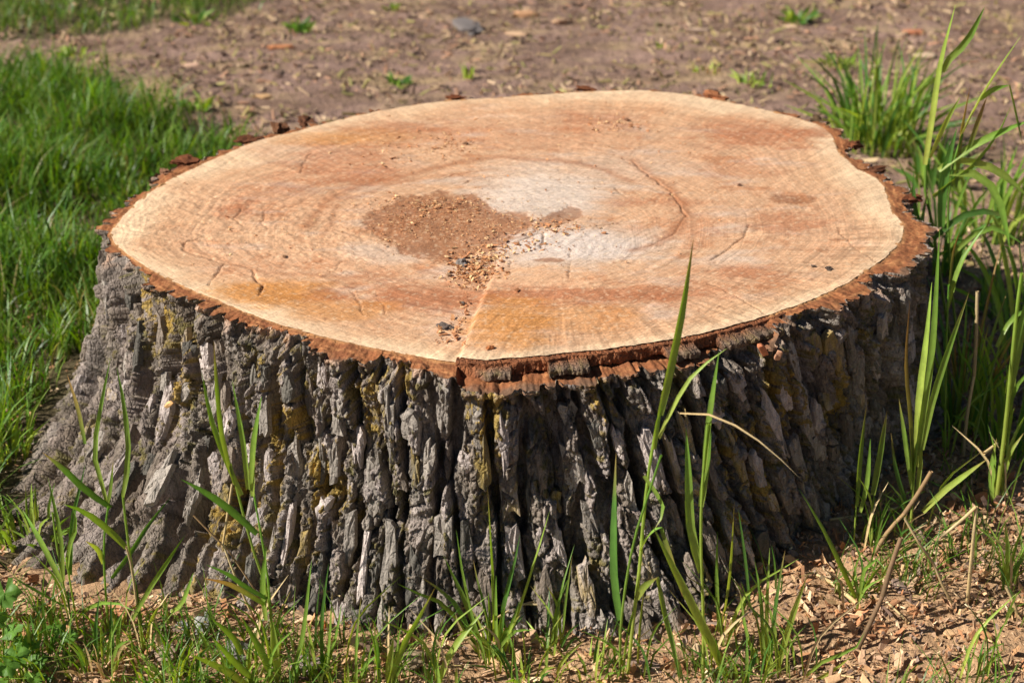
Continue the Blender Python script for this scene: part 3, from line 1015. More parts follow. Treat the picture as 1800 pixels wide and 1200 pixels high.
# litter on the bare soil behind
N = 60000
X = rng.uniform(-2.3, 2.3, N)
Y = rng.uniform(-0.3, 3.4, N)
tt, rd = polar(X, Y)
dn = 0.35 + 0.9 * fbm(X * 2.2, Y * 4, 320, 3)
okm = (rd > _rb(tt)) & ~in_poly(X, Y, LAWN) & (rng.random(N) < np.clip(dn + 0.2, 0.08, 1))
X, Y = X[okm], Y[okm]
n = len(X)
L = 0.004 + 0.030 * rng.random(n) ** 5 + 0.008 * rng.random(n)
W = np.clip(L * rng.uniform(0.10, 0.45, n), 0.0018, 0.006)
P = np.stack([X, Y, ground_z(X, Y) + crumbs(X, Y) + rng.uniform(-0.001, 0.006, n)], -1)
LITC = [lin(190, 164, 128), lin(170, 142, 112), lin(140, 112, 94), lin(112, 90, 78), lin(200, 172, 140), lin(158, 140, 92), lin(100, 82, 72), lin(182, 140, 112), lin(160, 150, 96)]
v, F, cc = flakes(P, L, W, 0.001 + 0.5 * W, palette(LITC, n, 0.15), 0.45)
tag(link('soil_litter', mesh_np('soil_litter', v, F, M_CHIP, cc, False)), 'dead straw, clods and bark crumbs scattered over the bare soil', 'litter', None, 'stuff')

# shavings lying on the cut face
PP, LL, CC = [], [], []
for (a, b, sx, sy, n, l) in ((745, 390, 75, 22, 700, .0013), (840, 400, 50, 20, 300, .0013), (832, 474, 22, 14, 300, .0052), (860, 450, 24, 9, 150, .0042), (765, 362, 50, 8, 260, .0034), (745, 388, 60, 16, 140, .003), (790, 250, 34, 12, 110, .0036),
                             (1085, 220, 40, 8, 90, .004), (815, 550, 6, 26, 50, .0035), (790, 575, 14, 14, 40, .005), (970, 400, 40, 8, 130, .004), (900, 430, 30, 10, 110, .004),
                             (700, 270, 60, 14, 70, .004), (850, 330, 220, 80, 200, .0022), (520, 430, 150, 45, 150, .0024), (1150, 260, 200, 50, 100, .0022), (960, 650, 140, 8, 0, .004)):
    u_ = rng.normal(0, 1, (n, 2))
    pts = at(a + sx * u_[:, 0], b + sy * u_[:, 1], H)
    PP.append(pts)
    LL.append(l * 0.8 * (0.4 + rng.random(n) ** 3 * 1.8))
P = np.concatenate(PP)
L = np.concatenate(LL)
tt, rd = polar(P[:, 0], P[:, 1])
inside = rd < _rc(tt) - 0.01
P, L = P[inside], L[inside]
P[:, 2] = face_z(P[:, 0], P[:, 1]) + 0.0035 * fbm(P[:, 0] * 4, P[:, 1] * 4, 250, 3) + rng.uniform(0.0, 0.003, len(P))
n = len(P)
v, F, cc = flakes(P, L, L * rng.uniform(0.3, 0.7, n), 0.0006 + 0.1 * L,
                  palette([lin(232, 190, 140), lin(206, 150, 104), lin(180, 122, 82), lin(170, 118, 82), lin(226, 186, 136), lin(190, 136, 94)], n), 0.35)
tag(link('wood_shavings', mesh_np('wood_shavings', v, F, M_CHIP, cc, False)), 'fine shavings and sawdust lying on the sawn face of the stump', 'sawdust', None, 'stuff')


# ------------------------------------------------------------------ lawn
def blades_batch(P, hgt, wid, lean_dir, lean, cols_base, cols_tip, r=rng, curl=0.5):
    n = len(P)
    qs = np.array([0, 0.35, 0.7, 1.0])
    face = lean_dir + r.normal(0, 0.8, n) + math.pi / 2
    sx, sy = np.cos(face), np.sin(face)
    Vv, Cc = [], []
    for qi in qs:
        out = lean * hgt * qi ** (1.6 + curl)
        cx = P[:, 0] + np.cos(lean_dir) * out
        cy = P[:, 1] + np.sin(lean_dir) * out
        cz = P[:, 2] + hgt * qi * (1 - 0.25 * lean * qi)
        w = wid * 0.5 * (1 - qi ** 2.2) * (0.75 + 0.6 * min(qi, 0.4))
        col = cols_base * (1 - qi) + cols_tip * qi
        if qi < 1:
            Vv.append(np.stack([cx - sx * w, cy - sy * w, cz], -1))
            Vv.append(np.stack([cx + sx * w, cy + sy * w, cz], -1))
            Cc += [col, col]
        else:
            Vv.append(np.stack([cx, cy, cz], -1))
            Cc.append(col)
    v = np.stack(Vv, 1)
    c_ = np.stack(Cc, 1)
    i = np.arange(n)[:, None, None] * 7
    tri = np.array([(0, 1, 3), (0, 3, 2), (2, 3, 5), (2, 5, 4), (4, 5, 6)])
    return v.reshape(-1, 3), (i + tri[None]).reshape(-1, 3), c_.reshape(-1, 3)


GREENS = [lin(100, 156, 44), lin(84, 142, 40), lin(134, 178, 58), lin(66, 118, 36), lin(146, 180, 76), lin(96, 150, 48)]


def lawn(name, poly, n, hmin, hmax, label, box, wid=0.0042, keep=None):
    X = rng.uniform(box[0], box[1], n)
    Y = rng.uniform(box[2], box[3], n)
    jx, jy = 0.16 * fbm(X * 5, Y * 5, 330, 4) + rng.normal(0, 0.03, n), 0.16 * fbm(X * 5 + 8, Y * 5, 331, 4) + rng.normal(0, 0.03, n)
    m = in_poly(X + jx, Y + jy, poly) & (fbm(X * 6, Y * 6, 332, 3) + rng.normal(0, 0.18, n) > -0.22)
    tt, rd = polar(X, Y)
    m &= rd > _rb(tt) + 0.01
    if keep is not None:
        m &= keep(X, Y)
    X, Y = X[m], Y[m]
    k = len(X)
    hv = np.clip(0.5 + 1.1 * fbm(X * 3.2, Y * 3.2, 333, 3), 0, 1)
    hgt = (hmin + (hmax - hmin) * hv) * rng.uniform(0.5, 1.25, k)
    P = np.stack([X, Y, ground_z(X, Y) - 0.004], -1)
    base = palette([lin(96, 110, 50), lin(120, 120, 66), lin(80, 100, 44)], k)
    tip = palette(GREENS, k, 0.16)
    dry = rng.random(k) < 0.06
    tip[dry] = lin(176, 160, 100)
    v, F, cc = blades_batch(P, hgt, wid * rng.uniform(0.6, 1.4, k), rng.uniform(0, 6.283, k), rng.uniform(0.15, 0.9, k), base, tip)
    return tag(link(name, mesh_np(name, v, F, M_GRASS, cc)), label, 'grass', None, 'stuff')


yl = at(0, 560, 0)[1]
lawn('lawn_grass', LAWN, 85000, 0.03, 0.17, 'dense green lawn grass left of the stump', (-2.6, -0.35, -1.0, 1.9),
     keep=lambda X, Y: (Y > yl - 0.15 + 0.3 * rng.random(len(Y))) | (rng.random(len(Y)) < 0.9))
lawn('distant_grass', LAWN2, 30000, 0.04, 0.10, 'strip of green grass at the far edge of the soil', (-3.4, -0.2, 2.0, 4.2))
# sparse sprouts on the soil and thin grass near the stump foot
N = 9000
X = rng.uniform(-2.2, 2.2, N)
Y = rng.uniform(-0.1, 3.4, N)
g = fbm(X * 2.6, Y * 2.6, 340, 4)
tt, rd = polar(X, Y)
m = (g + rng.normal(0, 0.05, N) > 0.30) & (rd > _rb(tt) + 0.02)
X, Y = X[m], Y[m]
k = len(X)
v, F, cc = blades_batch(np.stack([X, Y, ground_z(X, Y)], -1), rng.uniform(0.01, 0.045, k), rng.uniform(0.002, 0.004, k), rng.uniform(0, 6.28, k),
                        rng.uniform(0.3, 1.2, k), palette([lin(120, 116, 70)], k), palette([lin(112, 128, 62), lin(150, 146, 90), lin(92, 120, 52)], k))
tag(link('sparse_sprouts', mesh_np('sparse_sprouts', v, F, M_GRASS, cc)), 'thin short green sprouts spread over the bare soil behind', 'grass', None, 'stuff')

# ------------------------------------------------------------------ grass plants, blade by blade
TONE = {'g': (lin(150, 170, 76), lin(116, 162, 64)), 'y': (lin(176, 186, 88), lin(150, 182, 76)), 'd': (lin(96, 136, 58), lin(84, 128, 58)),
        's': (lin(196, 168, 118), lin(206, 182, 136)), 'b': (lin(150, 122, 88), lin(168, 136, 96)), 'k': (lin(120, 98, 72), lin(142, 112, 84)),
        't': (lin(104, 134, 54), lin(170, 132, 80))}


def curve(pts, n):
    pts = np.asarray(pts, float)
    if len(pts) == 2:
        return pts[0] + (pts[1] - pts[0]) * np.linspace(0, 1, n)[:, None]
    d = np.concatenate([[0], np.cumsum(np.linalg.norm(np.diff(pts, axis=0), axis=1))])
    P = np.vstack([2 * pts[0] - pts[1], pts, 2 * pts[-1] - pts[-2]])
    res = []
    for tq in np.linspace(0, d[-1], n):
        i = min(np.searchsorted(d, tq, 'right') - 1, len(pts) - 2)
        f = (tq - d[i]) / max(d[i + 1] - d[i], 1e-9)
        a, b, c_, e = P[i], P[i + 1], P[i + 2], P[i + 3]
        res.append(0.5 * (2 * b + (c_ - a) * f + (2 * a - 5 * b + 4 * c_ - e) * f * f + (3 * b - a - 3 * c_ + e) * f ** 3))
    return np.array(res)


def blade_mesh(pts, w, tone, yaw, base_w=0.55, n=None):
    """a folded, tapering leaf along 3-D points: three verts across"""
    L = np.linalg.norm(np.diff(pts, axis=0), axis=1).sum()
    n = n or int(np.clip(L / 0.025, 6, 14))
    C = curve(pts, n)
    tan = np.gradient(C, axis=0)
    tan /= np.linalg.norm(tan, axis=1)[:, None] + 1e-9
    q_ = np.linspace(0, 1, n)
    prof = np.interp(q_, [0, 0.12, 0.35, 0.6, 0.82, 1], [base_w, base_w + 0.2, 1, 0.9, 0.5, 0.03])
    tw = yaw + rng.normal(0, 0.35) * q_
    V_, c_ = [], []
    cb, ct = TONE[tone]
    var = 1 + 0.14 * rng.normal()
    tip_dry = 0.85 if rng.random() < 0.3 and tone in 'gyd' else 0.0
    for i in range(n):
        f_ = np.array([math.sin(tw[i]), -math.cos(tw[i]), 0.35])
        side = np.cross(tan[i], f_)
        side /= np.linalg.norm(side) + 1e-9
        nor = np.cross(side, tan[i])
        hw = 0.5 * w * prof[i]
        V_ += [C[i] - side * hw + nor * hw * 0.25, C[i] - nor * hw * 0.25, C[i] + side * hw + nor * hw * 0.25]
        col = (cb * (1 - q_[i]) + ct * q_[i]) * var
        dq_ = tip_dry * max(0.0, (q_[i] - 0.72) / 0.28)
        col = col * (1 - dq_) + lin(176, 142, 88) * dq_
        c_ += [col, col * 1.18, col * 0.95]
    return np.array(V_), grid_faces(n, 3), np.clip(np.array(c_), 0.005, 0.9)


def tube_mesh(pts, r0, r1, tone, n=None, sides=6):
    L = np.linalg.norm(np.diff(pts, axis=0), axis=1).sum()
    n = n or int(np.clip(L / 0.03, 4, 10))
    C = curve(pts, n)
    tan = np.gradient(C, axis=0)
    tan /= np.linalg.norm(tan, axis=1)[:, None] + 1e-9
    cb, ct = TONE[tone]
    V_, c_ = [], []
    var = 1 + 0.1 * rng.normal()
    for i in range(n):
        a = np.cross(tan[i], (0.3, 1, 0.2))
        a /= np.linalg.norm(a)
        b = np.cross(tan[i], a)
        r_i = r0 + (r1 - r0) * i / (n - 1)
        for k_ in range(sides):
            an = 2 * math.pi * k_ / sides
            V_.append(C[i] + r_i * (math.cos(an) * a + math.sin(an) * b))
            c_.append((cb + (ct - cb) * i / (n - 1)) * var)
    F_ = [tuple(x_) for x_ in grid_faces(n, sides, True)]
    return np.array(V_), np.array(F_), np.clip(np.array(c_), 0.005, 0.9)


def plant(base, label, items, name='grass_plant', cat='grass plant', group=None, extra=7):
    """items: (kind, width px, tone, [(px,py)...] from base to tip, depth drift in metres)"""
    bw = on_ground(np.array(float(base[0])), np.array(float(base[1])))
    root = thing(name, bw, label, cat, group)
    for it in items:
        kind, wpx, tone, pts = it[:4]
        drift = it[4] if len(it) > 4 else rng.normal(0, 0.02)
        start = bw[1]
        n = len(pts)
        W3 = []
        for i, (a, b) in enumerate(pts):
            W3.append(at_y(a, b, start + drift * (i / (n - 1)) ** 1.4))
        W3 = np.array(W3)
        foot = np.hypot(pts[0][0] - base[0], pts[0][1] - base[1]) < 45
        if foot:
            W3[0] = on_ground(np.array(float(pts[0][0])), np.array(float(pts[0][1]))) - [0, 0, 0.006]
        W3 = W3 - bw
        w = mm(wpx, bw[1]) * (0.9 if kind == 's' else 0.98)
        if kind == 's':
            v_, f_, c_ = tube_mesh(W3, w * 0.5, w * 0.36, tone)
            link('stem', mesh_np('stem', v_, f_, M_GRASS if tone not in 'sbk' else M_STRAW, c_), root)
        else:
            v_, f_, c_ = blade_mesh(W3, w, tone, rng.normal(0, 0.45), 0.45 if foot else 0.7)
            link('blade', mesh_np('blade', v_, f_, M_GRASS if tone not in 'sbk' else M_STRAW, c_), root)
    for i in range(extra):                                   # thin young and withered blades at the foot
        hh, a_ = rng.uniform(0.03, 0.13), rng.uniform(0, 6.283)
        p0 = np.array([rng.normal(0, 0.012), rng.normal(0, 0.008), -0.005])
        oo = rng.uniform(0.2, 0.8) * hh
        p2 = p0 + [oo * math.cos(a_), oo * math.sin(a_) * 0.5, hh]
        p1 = p0 + [oo * 0.25 * math.cos(a_), oo * 0.12 * math.sin(a_), hh * 0.6]
        tone = 'gydgys'[rng.integers(6)]
        v_, f_, c_ = blade_mesh(np.array([p0, p1, p2]), rng.uniform(0.0022, 0.0042), tone, rng.uniform(-1, 1), n=7)
        link('blade', mesh_np('blade', v_, f_, M_GRASS if tone != 's' else M_STRAW, c_), root)
    return root


G1 = 'grass plants growing along the front of the stump'
G2 = 'grass plants growing right of the stump'
plant((128, 1112), 'grass plant with spreading blades before the left root, outermost on the left', [
    ('s', 6, 'y', [(128, 1112), (112, 1030), (100, 960), (92, 900)]), ('b', 11, 'g', [(108, 1022), (82, 970), (60, 930), (40, 896)]), ('b', 9, 'g', [(112, 1020), (108, 950), (96, 890), (84, 838)]),
    ('b', 8, 'd', [(124, 1010), (126, 920), (140, 860), (150, 815)]), ('b', 12, 'd', [(112, 1064), (70, 1040), (20, 1012)], -0.03), ('s', 5, 'y', [(138, 1108), (126, 1040), (116, 980)]),
    ('b', 8, 'g', [(130, 1085), (160, 1065), (200, 1058), (240, 1075)], -0.05), ('b', 9, 'g', [(118, 1000), (122, 960), (134, 925), (128, 890)])], group=G1)
plant((190, 1110), 'tall grass plant with two drooping wide blades before the left root', [
    ('s', 6, 'g', [(190, 1110), (185, 1030), (182, 960), (190, 890)]), ('b', 9, 'g', [(190, 890), (174, 830), (166, 790), (178, 710), (194, 630)], 0.02), ('b', 13, 'd', [(195, 892), (150, 860), (110, 822), (75, 795)], -0.05),
    ('b', 13, 'g', [(222, 962), (190, 930), (150, 900), (112, 886)], -0.04), ('b', 9, 't', [(150, 780), (138, 720), (118, 658)], 0.01), ('b', 8, 'g', [(190, 890), (196, 850), (199, 810)]),
    ('b', 10, 'y', [(182, 990), (172, 965), (150, 950)], -0.03)], group=G1)
plant((252, 1150), 'tall grass plant with upright stem and crossing blades left of centre front', [
    ('s', 7, 'y', [(252, 1150), (240, 1050), (226, 960), (216, 872)]), ('b', 10, 'g', [(216, 872), (226, 790), (216, 700), (205, 645)]), ('b', 10, 'd', [(196, 1016), (230, 970), (262, 920), (300, 874)], 0.03),
    ('b', 9, 'g', [(232, 1090), (262, 1036), (292, 990), (325, 940)], -0.03), ('b', 9, 'g', [(216, 872), (222, 840), (229, 812)]), ('s', 6, 's', [(240, 1060), (232, 1000), (222, 960)]),
    ('b', 9, 'g', [(300, 1075), (320, 1060), (340, 1006)], -0.02), ('b', 8, 'd', [(248, 1100), (236, 1020), (225, 985)]), ('b', 9, 'y', [(256, 1120), (270, 1080), (284, 1062)], -0.04)], group=G1)
plant((478, 1168), 'tallest grass plant left of centre, stems fanned against the bark', [
    ('s', 7, 'y', [(478, 1168), (474, 1060), (440, 950), (405, 815)]), ('b', 11, 'g', [(412, 850), (392, 780), (382, 700), (376, 600)]), ('b', 10, 'g', [(425, 870), (398, 810), (372, 740), (354, 650)]),
    ('s', 6, 'g', [(482, 1160), (470, 1010), (446, 868)]), ('b', 10, 'g', [(436, 860), (428, 780), (408, 668)]), ('b', 12, 'g', [(444, 872), (444, 800), (450, 750), (460, 696)]),
    ('b', 14, 'd', [(452, 938), (410, 900), (366, 868), (318, 842)], -0.04), ('b', 10, 't', [(465, 1062), (430, 1040), (398, 1024), (358, 1016)], -0.05), ('b', 9, 'd', [(470, 1052), (430, 1030), (400, 1008), (362, 992)], -0.05),
    ('b', 12, 'g', [(468, 1090), (462, 1030), (468, 960)])], group=G1)
plant((492, 1208), 'grass plant with broad pale blades at the bottom edge, left of centre', [
    ('b', 17, 'y', [(492, 1210), (486, 1160), (478, 1085)]), ('b', 14, 'g', [(486, 1212), (462, 1150), (424, 1082)]), ('b', 10, 'g', [(500, 1205), (530, 1130), (548, 982)]), ('b', 9, 'd', [(510, 1205), (520, 1180), (524, 1150)]),
    ('b', 14, 'g', [(470, 1212), (420, 1170), (372, 1118)], -0.05), ('b', 14, 'y', [(460, 1215), (400, 1180), (330, 1148)], -0.04), ('b', 12, 'g', [(425, 1150), (410, 1120), (370, 1085)], -0.02)], group=G1)
plant((566, 1190), 'slender grass plant with thin upright blades before the bark, beneath the overlapping scales', [
    ('b', 8, 'd', [(566, 1190), (566, 1090), (578, 990)]), ('b', 7, 'g', [(562, 1192), (590, 1120), (600, 1060)]), ('b', 8, 'y', [(560, 1192), (546, 1120), (536, 1080)]), ('b', 8, 'g', [(572, 1195), (580, 1120), (584, 1040)]), ('b', 12, 'd', [(528, 1205), (520, 1170), (522, 1152)])], group=G1)
plant((672, 1215), 'pair of broad grass blades leaning right at the bottom edge', [
    ('b', 17, 'g', [(675, 1222), (705, 1140), (735, 1085), (766, 1030)]), ('b', 14, 'y', [(684, 1222), (684, 1170), (692, 1120)]), ('b', 9, 'd', [(668, 1222), (664, 1150), (655, 1090)])], group=G1)
tuft = [('b', 9, 'g', [(868, 1130), (866, 1030), (862, 950), (857, 857)]), ('b', 10, 'g', [(850, 1140), (820, 1060), (796, 1010), (779, 975)]), ('b', 9, 'd', [(858, 1140), (856, 1080), (842, 1030), (832, 984)]),
        ('b', 9, 'd', [(880, 1140), (886, 1060), (902, 1000), (914, 940)]), ('b', 7, 'y', [(888, 1140), (920, 1050), (948, 960), (966, 898)]), ('b', 7, 'g', [(846, 1140), (816, 1020), (802, 930)]),
        ('b', 9, 'g', [(840, 1145), (790, 1070), (740, 1045), (698, 1025)], -0.03), ('b', 9, 'd', [(842, 1145), (800, 1060), (735, 1010)], -0.02), ('b', 9, 'g', [(860, 1150), (836, 1100), (812, 1010)]),
        ('b', 8, 'g', [(875, 1150), (872, 1090), (872, 1010)]), ('b', 8, 'y', [(884, 1150), (900, 1100), (915, 1080)]), ('b', 7, 's', [(860, 1150), (812, 1110), (800, 1075)])]
plant((868, 1150), 'dense grass tuft fanning out before the centre of the stump', tuft + [
    ('b', 7, 'gyd'[i % 3], [(868 + rng.normal(0, 18), 1158 + rng.normal(0, 8)), (868 + a * 0.5, 1110), (868 + a, 1158 - b)]) for i, (a, b) in enumerate(
        [(-60, 60), (-40, 90), (-20, 70), (20, 100), (35, 60), (55, 80), (70, 50), (-75, 40), (10, 60), (48, 110)])], group=G1)
plant((772, 1215), 'broad pale grass blade sweeping right at the bottom edge before the centre tuft', [
    ('b', 14, 'y', [(760, 1225), (790, 1150), (820, 1110), (852, 1070)]), ('b', 10, 'g', [(776, 1225), (766, 1160), (756, 1130)])], group=G1)
plant((975, 1140), 'low grass tuft with a single hair-thin blade right of the centre tuft', [
    ('b', 5, 'g', [(988, 1140), (994, 1060), (1006, 975)]), ('b', 6, 'd', [(960, 1140), (964, 1080), (966, 1030)]), ('b', 6, 'g', [(970, 1142), (974, 1100), (990, 1085)]), ('b', 6, 'y', [(964, 1142), (940, 1110), (925, 1090)]),
    ('b', 6, 'd', [(980, 1142), (1000, 1110), (1020, 1095)]), ('b', 6, 'g', [(975, 1150), (950, 1120), (930, 1130)]), ('b', 6, 'd', [(985, 1150), (1010, 1120), (1030, 1140)])], group=G1)
plant((1102, 1190), 'tall reed-like grass plant with folded leaves, its tip overlapping the sawn face', [
    ('s', 8, 'y', [(1102, 1192), (1112, 1100), (1124, 1000), (1132, 900), (1146, 790), (1166, 700)]), ('b', 16, 'g', [(1160, 730), (1180, 640), (1200, 540), (1219, 418)], 0.01), ('b', 17, 'd', [(1090, 1090), (1080, 1010), (1080, 920), (1083, 796)], 0.02),
    ('s', 6, 'g', [(1090, 1180), (1092, 1090), (1112, 960), (1146, 850), (1162, 800)]), ('b', 12, 'g', [(1124, 968), (1136, 945), (1150, 930), (1164, 926)], -0.01), ('b', 10, 't', [(1162, 926), (1178, 975), (1200, 1048)], -0.02),
    ('b', 14, 'y', [(1119, 1052), (1132, 1030), (1156, 1014)], -0.01), ('b', 12, 'g', [(1155, 1014), (1168, 1080), (1184, 1140), (1196, 1205)], -0.04), ('b', 9, 'g', [(1132, 836), (1150, 860), (1166, 890), (1162, 912), (1150, 930)], -0.02),
    ('b', 8, 'y', [(1158, 770), (1186, 710), (1222, 655), (1278, 612)], 0.01), ('b', 10, 'g', [(1150, 790), (1156, 740), (1165, 712)])], group=G1)
plant((1236, 1192), 'grass plant with wide dark leaf and an arching dry stem, right of the reed-like one', [
    ('s', 7, 'y', [(1236, 1194), (1236, 1080), (1232, 960), (1234, 860), (1244, 745)]), ('b', 12, 'g', [(1238, 830), (1244, 760), (1252, 700), (1264, 618)], 0.01), ('b', 17, 'g', [(1232, 1005), (1214, 930), (1210, 840), (1206, 752)], 0.01),
    ('b', 13, 'g', [(1232, 890), (1240, 830), (1250, 760)]), ('b', 4, 's', [(1195, 726), (1245, 728), (1300, 752), (1355, 792), (1408, 842)], -0.03), ('b', 17, 'y', [(1285, 1205), (1245, 1120), (1190, 1010), (1148, 925)], -0.03)], group=G1)
plant((1275, 1130), 'small upright grass plant between the arching stem and the right-hand tuft', [
    ('b', 8, 'g', [(1264, 1110), (1260, 1020), (1261, 934)]), ('b', 9, 'y', [(1268, 1105), (1282, 1010), (1291, 880)]), ('b', 7, 'g', [(1275, 1130), (1310, 1060), (1302, 1020)]), ('b', 6, 'd', [(1318, 1060), (1310, 980), (1298, 895)])], group=G1)
plant((1345, 1175), 'grass tuft of short upright blades beside the sawdust bank', [
    ('b', 8, 'g', [(1345, 1175), (1338, 1060), (1326, 980)]), ('b', 8, 'y', [(1348, 1175), (1348, 1060), (1353, 962)]), ('b', 8, 'd', [(1354, 1175), (1364, 1060), (1380, 966)]), ('b', 12, 'y', [(1366, 1180), (1390, 1090), (1420, 1008)]),
    ('b', 7, 'g', [(1338, 1178), (1312, 1110), (1300, 1030)]), ('b', 7, 'g', [(1352, 1178), (1352, 1120), (1336, 1090)]), ('b', 7, 'd', [(1360, 1178), (1378, 1120), (1400, 1090)]), ('b', 6, 'g', [(1330, 1180), (1300, 1150), (1290, 1105)]),
    ('b', 6, 'y', [(1340, 1182), (1330, 1150), (1310, 1120)])], group=G1)
plant((1508, 1060), 'small grass plant with one broad striped blade on the sawdust bank', [
    ('b', 15, 'g', [(1512, 1052), (1480, 1000), (1446, 930), (1404, 858)], 0.0), ('b', 9, 'g', [(1512, 1050), (1528, 1018), (1572, 968)], -0.02), ('b', 8, 'g', [(1510, 1052), (1520, 1000), (1545, 982), (1560, 1002)], -0.03), ('s', 6, 'y', [(1506, 1066), (1510, 1055), (1513, 1040)]), ('b', 8, 'd', [(1514, 1050), (1502, 1010), (1508, 985)])], group=G2)
plant((1532, 965), 'three upright blades rising at the shaded right foot of the stump', [
    ('s', 4, 'y', [(1498, 1000), (1502, 930), (1508, 860)], 0.0), ('b', 11, 'g', [(1506, 890), (1512, 800), (1523, 712)]), ('s', 5, 'y', [(1533, 970), (1534, 900), (1538, 850)]), ('b', 13, 'g', [(1534, 870), (1546, 800), (1559, 722)]), ('b', 9, 'g', [(1512, 900), (1524, 850), (1530, 770)])], group=G2)
plant((1600, 945), 'tall grass plant with brown-tipped upright blades against the shaded bark', [
    ('s', 6, 'y', [(1600, 950), (1604, 870), (1612, 780)]), ('b', 12, 't', [(1606, 850), (1600, 740), (1592, 640), (1599, 532)]), ('b', 13, 'y', [(1610, 820), (1616, 700), (1628, 600), (1638, 496)]), ('b', 12, 'g', [(1612, 800), (1624, 720), (1640, 600), (1652, 400)]),
    ('b', 13, 'g', [(1620, 790), (1640, 700), (1672, 600), (1704, 512)]), ('b', 10, 'g', [(1604, 860), (1594, 790), (1580, 700)]), ('b', 9, 'y', [(1612, 870), (1618, 800), (1614, 730)]), ('b', 12, 'y', [(1622, 900), (1660, 862), (1700, 832), (1736, 806)], -0.02), ('b', 8, 'd', [(1598, 900), (1576, 830), (1566, 760)])], group=G2)
plant((1668, 800), 'leaning grass plant with a long stem crossing behind the dry cream stalk', [
    ('s', 5, 'g', [(1662, 810), (1662, 700), (1664, 590), (1668, 500)]), ('b', 10, 'g', [(1666, 540), (1690, 460), (1732, 398)]), ('b', 7, 't', [(1668, 510), (1676, 440), (1690, 400)]), ('b', 10, 'd', [(1664, 700), (1650, 620), (1640, 560)]), ('s', 5, 'y', [(1700, 830), (1730, 700), (1762, 590)]), ('b', 10, 'g', [(1752, 610), (1780, 560), (1812, 540)])], group=G2)
plant((1752, 885), 'stout grass plant with swollen leaf sheaths near the right edge', [
    ('s', 9, 'y', [(1750, 890), (1766, 760), (1778, 640), (1788, 540), (1796, 480)]), ('b', 19, 'g', [(1772, 690), (1786, 620), (1796, 570), (1812, 500)]), ('b', 12, 'g', [(1760, 840), (1780, 770), (1820, 700)]), ('b', 12, 'y', [(1756, 860), (1774, 800), (1800, 760)]), ('b', 10, 'g', [(1748, 890), (1742, 830), (1752, 770)]),
    ('b', 9, 'd', [(1742, 885), (1700, 930), (1690, 900)], -0.03)], group=G2)
plant((1765, 1030), 'small grass sprig with star-like blades on the sawdust near the right edge', [
    ('b', 9, 'g', [(1768, 1020), (1772, 970), (1766, 912)]), ('b', 8, 'g', [(1770, 1020), (1785, 960), (1806, 905)]), ('b', 10, 'd', [(1772, 1018), (1790, 990), (1812, 960)]), ('b', 9, 'g', [(1770, 1022), (1790, 1010), (1815, 990)]), ('b', 8, 'g', [(1768, 1034), (1774, 1010), (1772, 985)])], group=G2)
plant((1716, 1190), 'curling thin grass sprig on the sawdust at the lower right', [
    ('b', 6, 'g', [(1716, 1192), (1728, 1150), (1762, 1130), (1766, 1150)]), ('b', 6, 'd', [(1718, 1192), (1724, 1150), (1732, 1118)]), ('b', 7, 'y', [(1720, 1192), (1745, 1160), (1764, 1142)])], group=G2)
plant((1420, 1195), 'long low grass blade lying over the sawdust at the bottom edge', [
    ('b', 9, 'g', [(1400, 1200), (1440, 1165), (1500, 1140), (1520, 1110)]), ('b', 8, 'y', [(1410, 1205), (1460, 1180), (1500, 1150)])], group=G2)
# the tall plant beyond the right rim
plant((1690, 700), 'tallest grass plant rising past the right rim with arching leaves', [
    ('s', 7, 'g', [(1690, 700), (1664, 560), (1640, 400), (1624, 310), (1640, 200), (1652, 130)], 0.05), ('b', 11, 'y', [(1626, 290), (1640, 200), (1654, 110), (1680, 8)], 0.0), ('b', 13, 'g', [(1656, 126), (1672, 100), (1700, 72), (1731, 12)], 0.0),
    ('s', 6, 'g', [(1700, 700), (1672, 500), (1668, 330), (1692, 236)], 0.0), ('b', 13, 'y', [(1688, 240), (1718, 180), (1752, 125), (1796, 62)], 0.0), ('b', 10, 'g', [(1722, 175), (1745, 158), (1774, 150)], 0.0), ('b', 8, 'g', [(1774, 150), (1785, 200), (1798, 258)], 0.0),
    ('b', 17, 'd', [(1654, 400), (1656, 340), (1664, 290), (1682, 225)], 0.0), ('b', 14, 'g', [(1650, 300), (1700, 262), (1760, 232), (1815, 210)], 0.0), ('b', 15, 'g', [(1668, 304), (1720, 308), (1756, 350), (1776, 440)], -0.02),
    ('b', 9, 't', [(1680, 330), (1690, 230), (1706, 150)], 0.0), ('b', 10, 'y', [(1634, 278), (1660, 220), (1688, 170)], 0.0), ('b', 13, 'g', [(1640, 345), (1700, 300), (1750, 240), (1778, 185)], 0.0),
    ('b', 14, 'y', [(1676, 280), (1730, 290), (1770, 312), (1810, 350)], 0.0), ('b', 12, 'd', [(1640, 420), (1690, 380), (1740, 372), (1790, 390)], 0.0), ('b', 11, 'd', [(1650, 460), (1610, 380), (1606, 300)], 0.0), ('b', 11, 'd', [(1648, 460), (1620, 400), (1632, 330)], 0.0),
    ('b', 11, 'g', [(1665, 460), (1700, 420), (1744, 400), (1800, 430)], 0.0), ('b', 9, 't', [(1700, 270), (1720, 210), (1735, 170)], 0.0)], group=G2)
plant((1770, 640), 'arching grass plant in the shade at the right edge of the picture', [
    ('b', 11, 'gdy'[i % 3], [(1770 + 8 * (i % 5), 640), (1750 + 12 * i, 520 - 9 * (i % 4)), (1700 + 22 * i, 430 - 26 * (i % 3)), (1660 + 30 * i, 420 + 26 * (i % 4))], 0.0) for i in range(7)], group=G2)
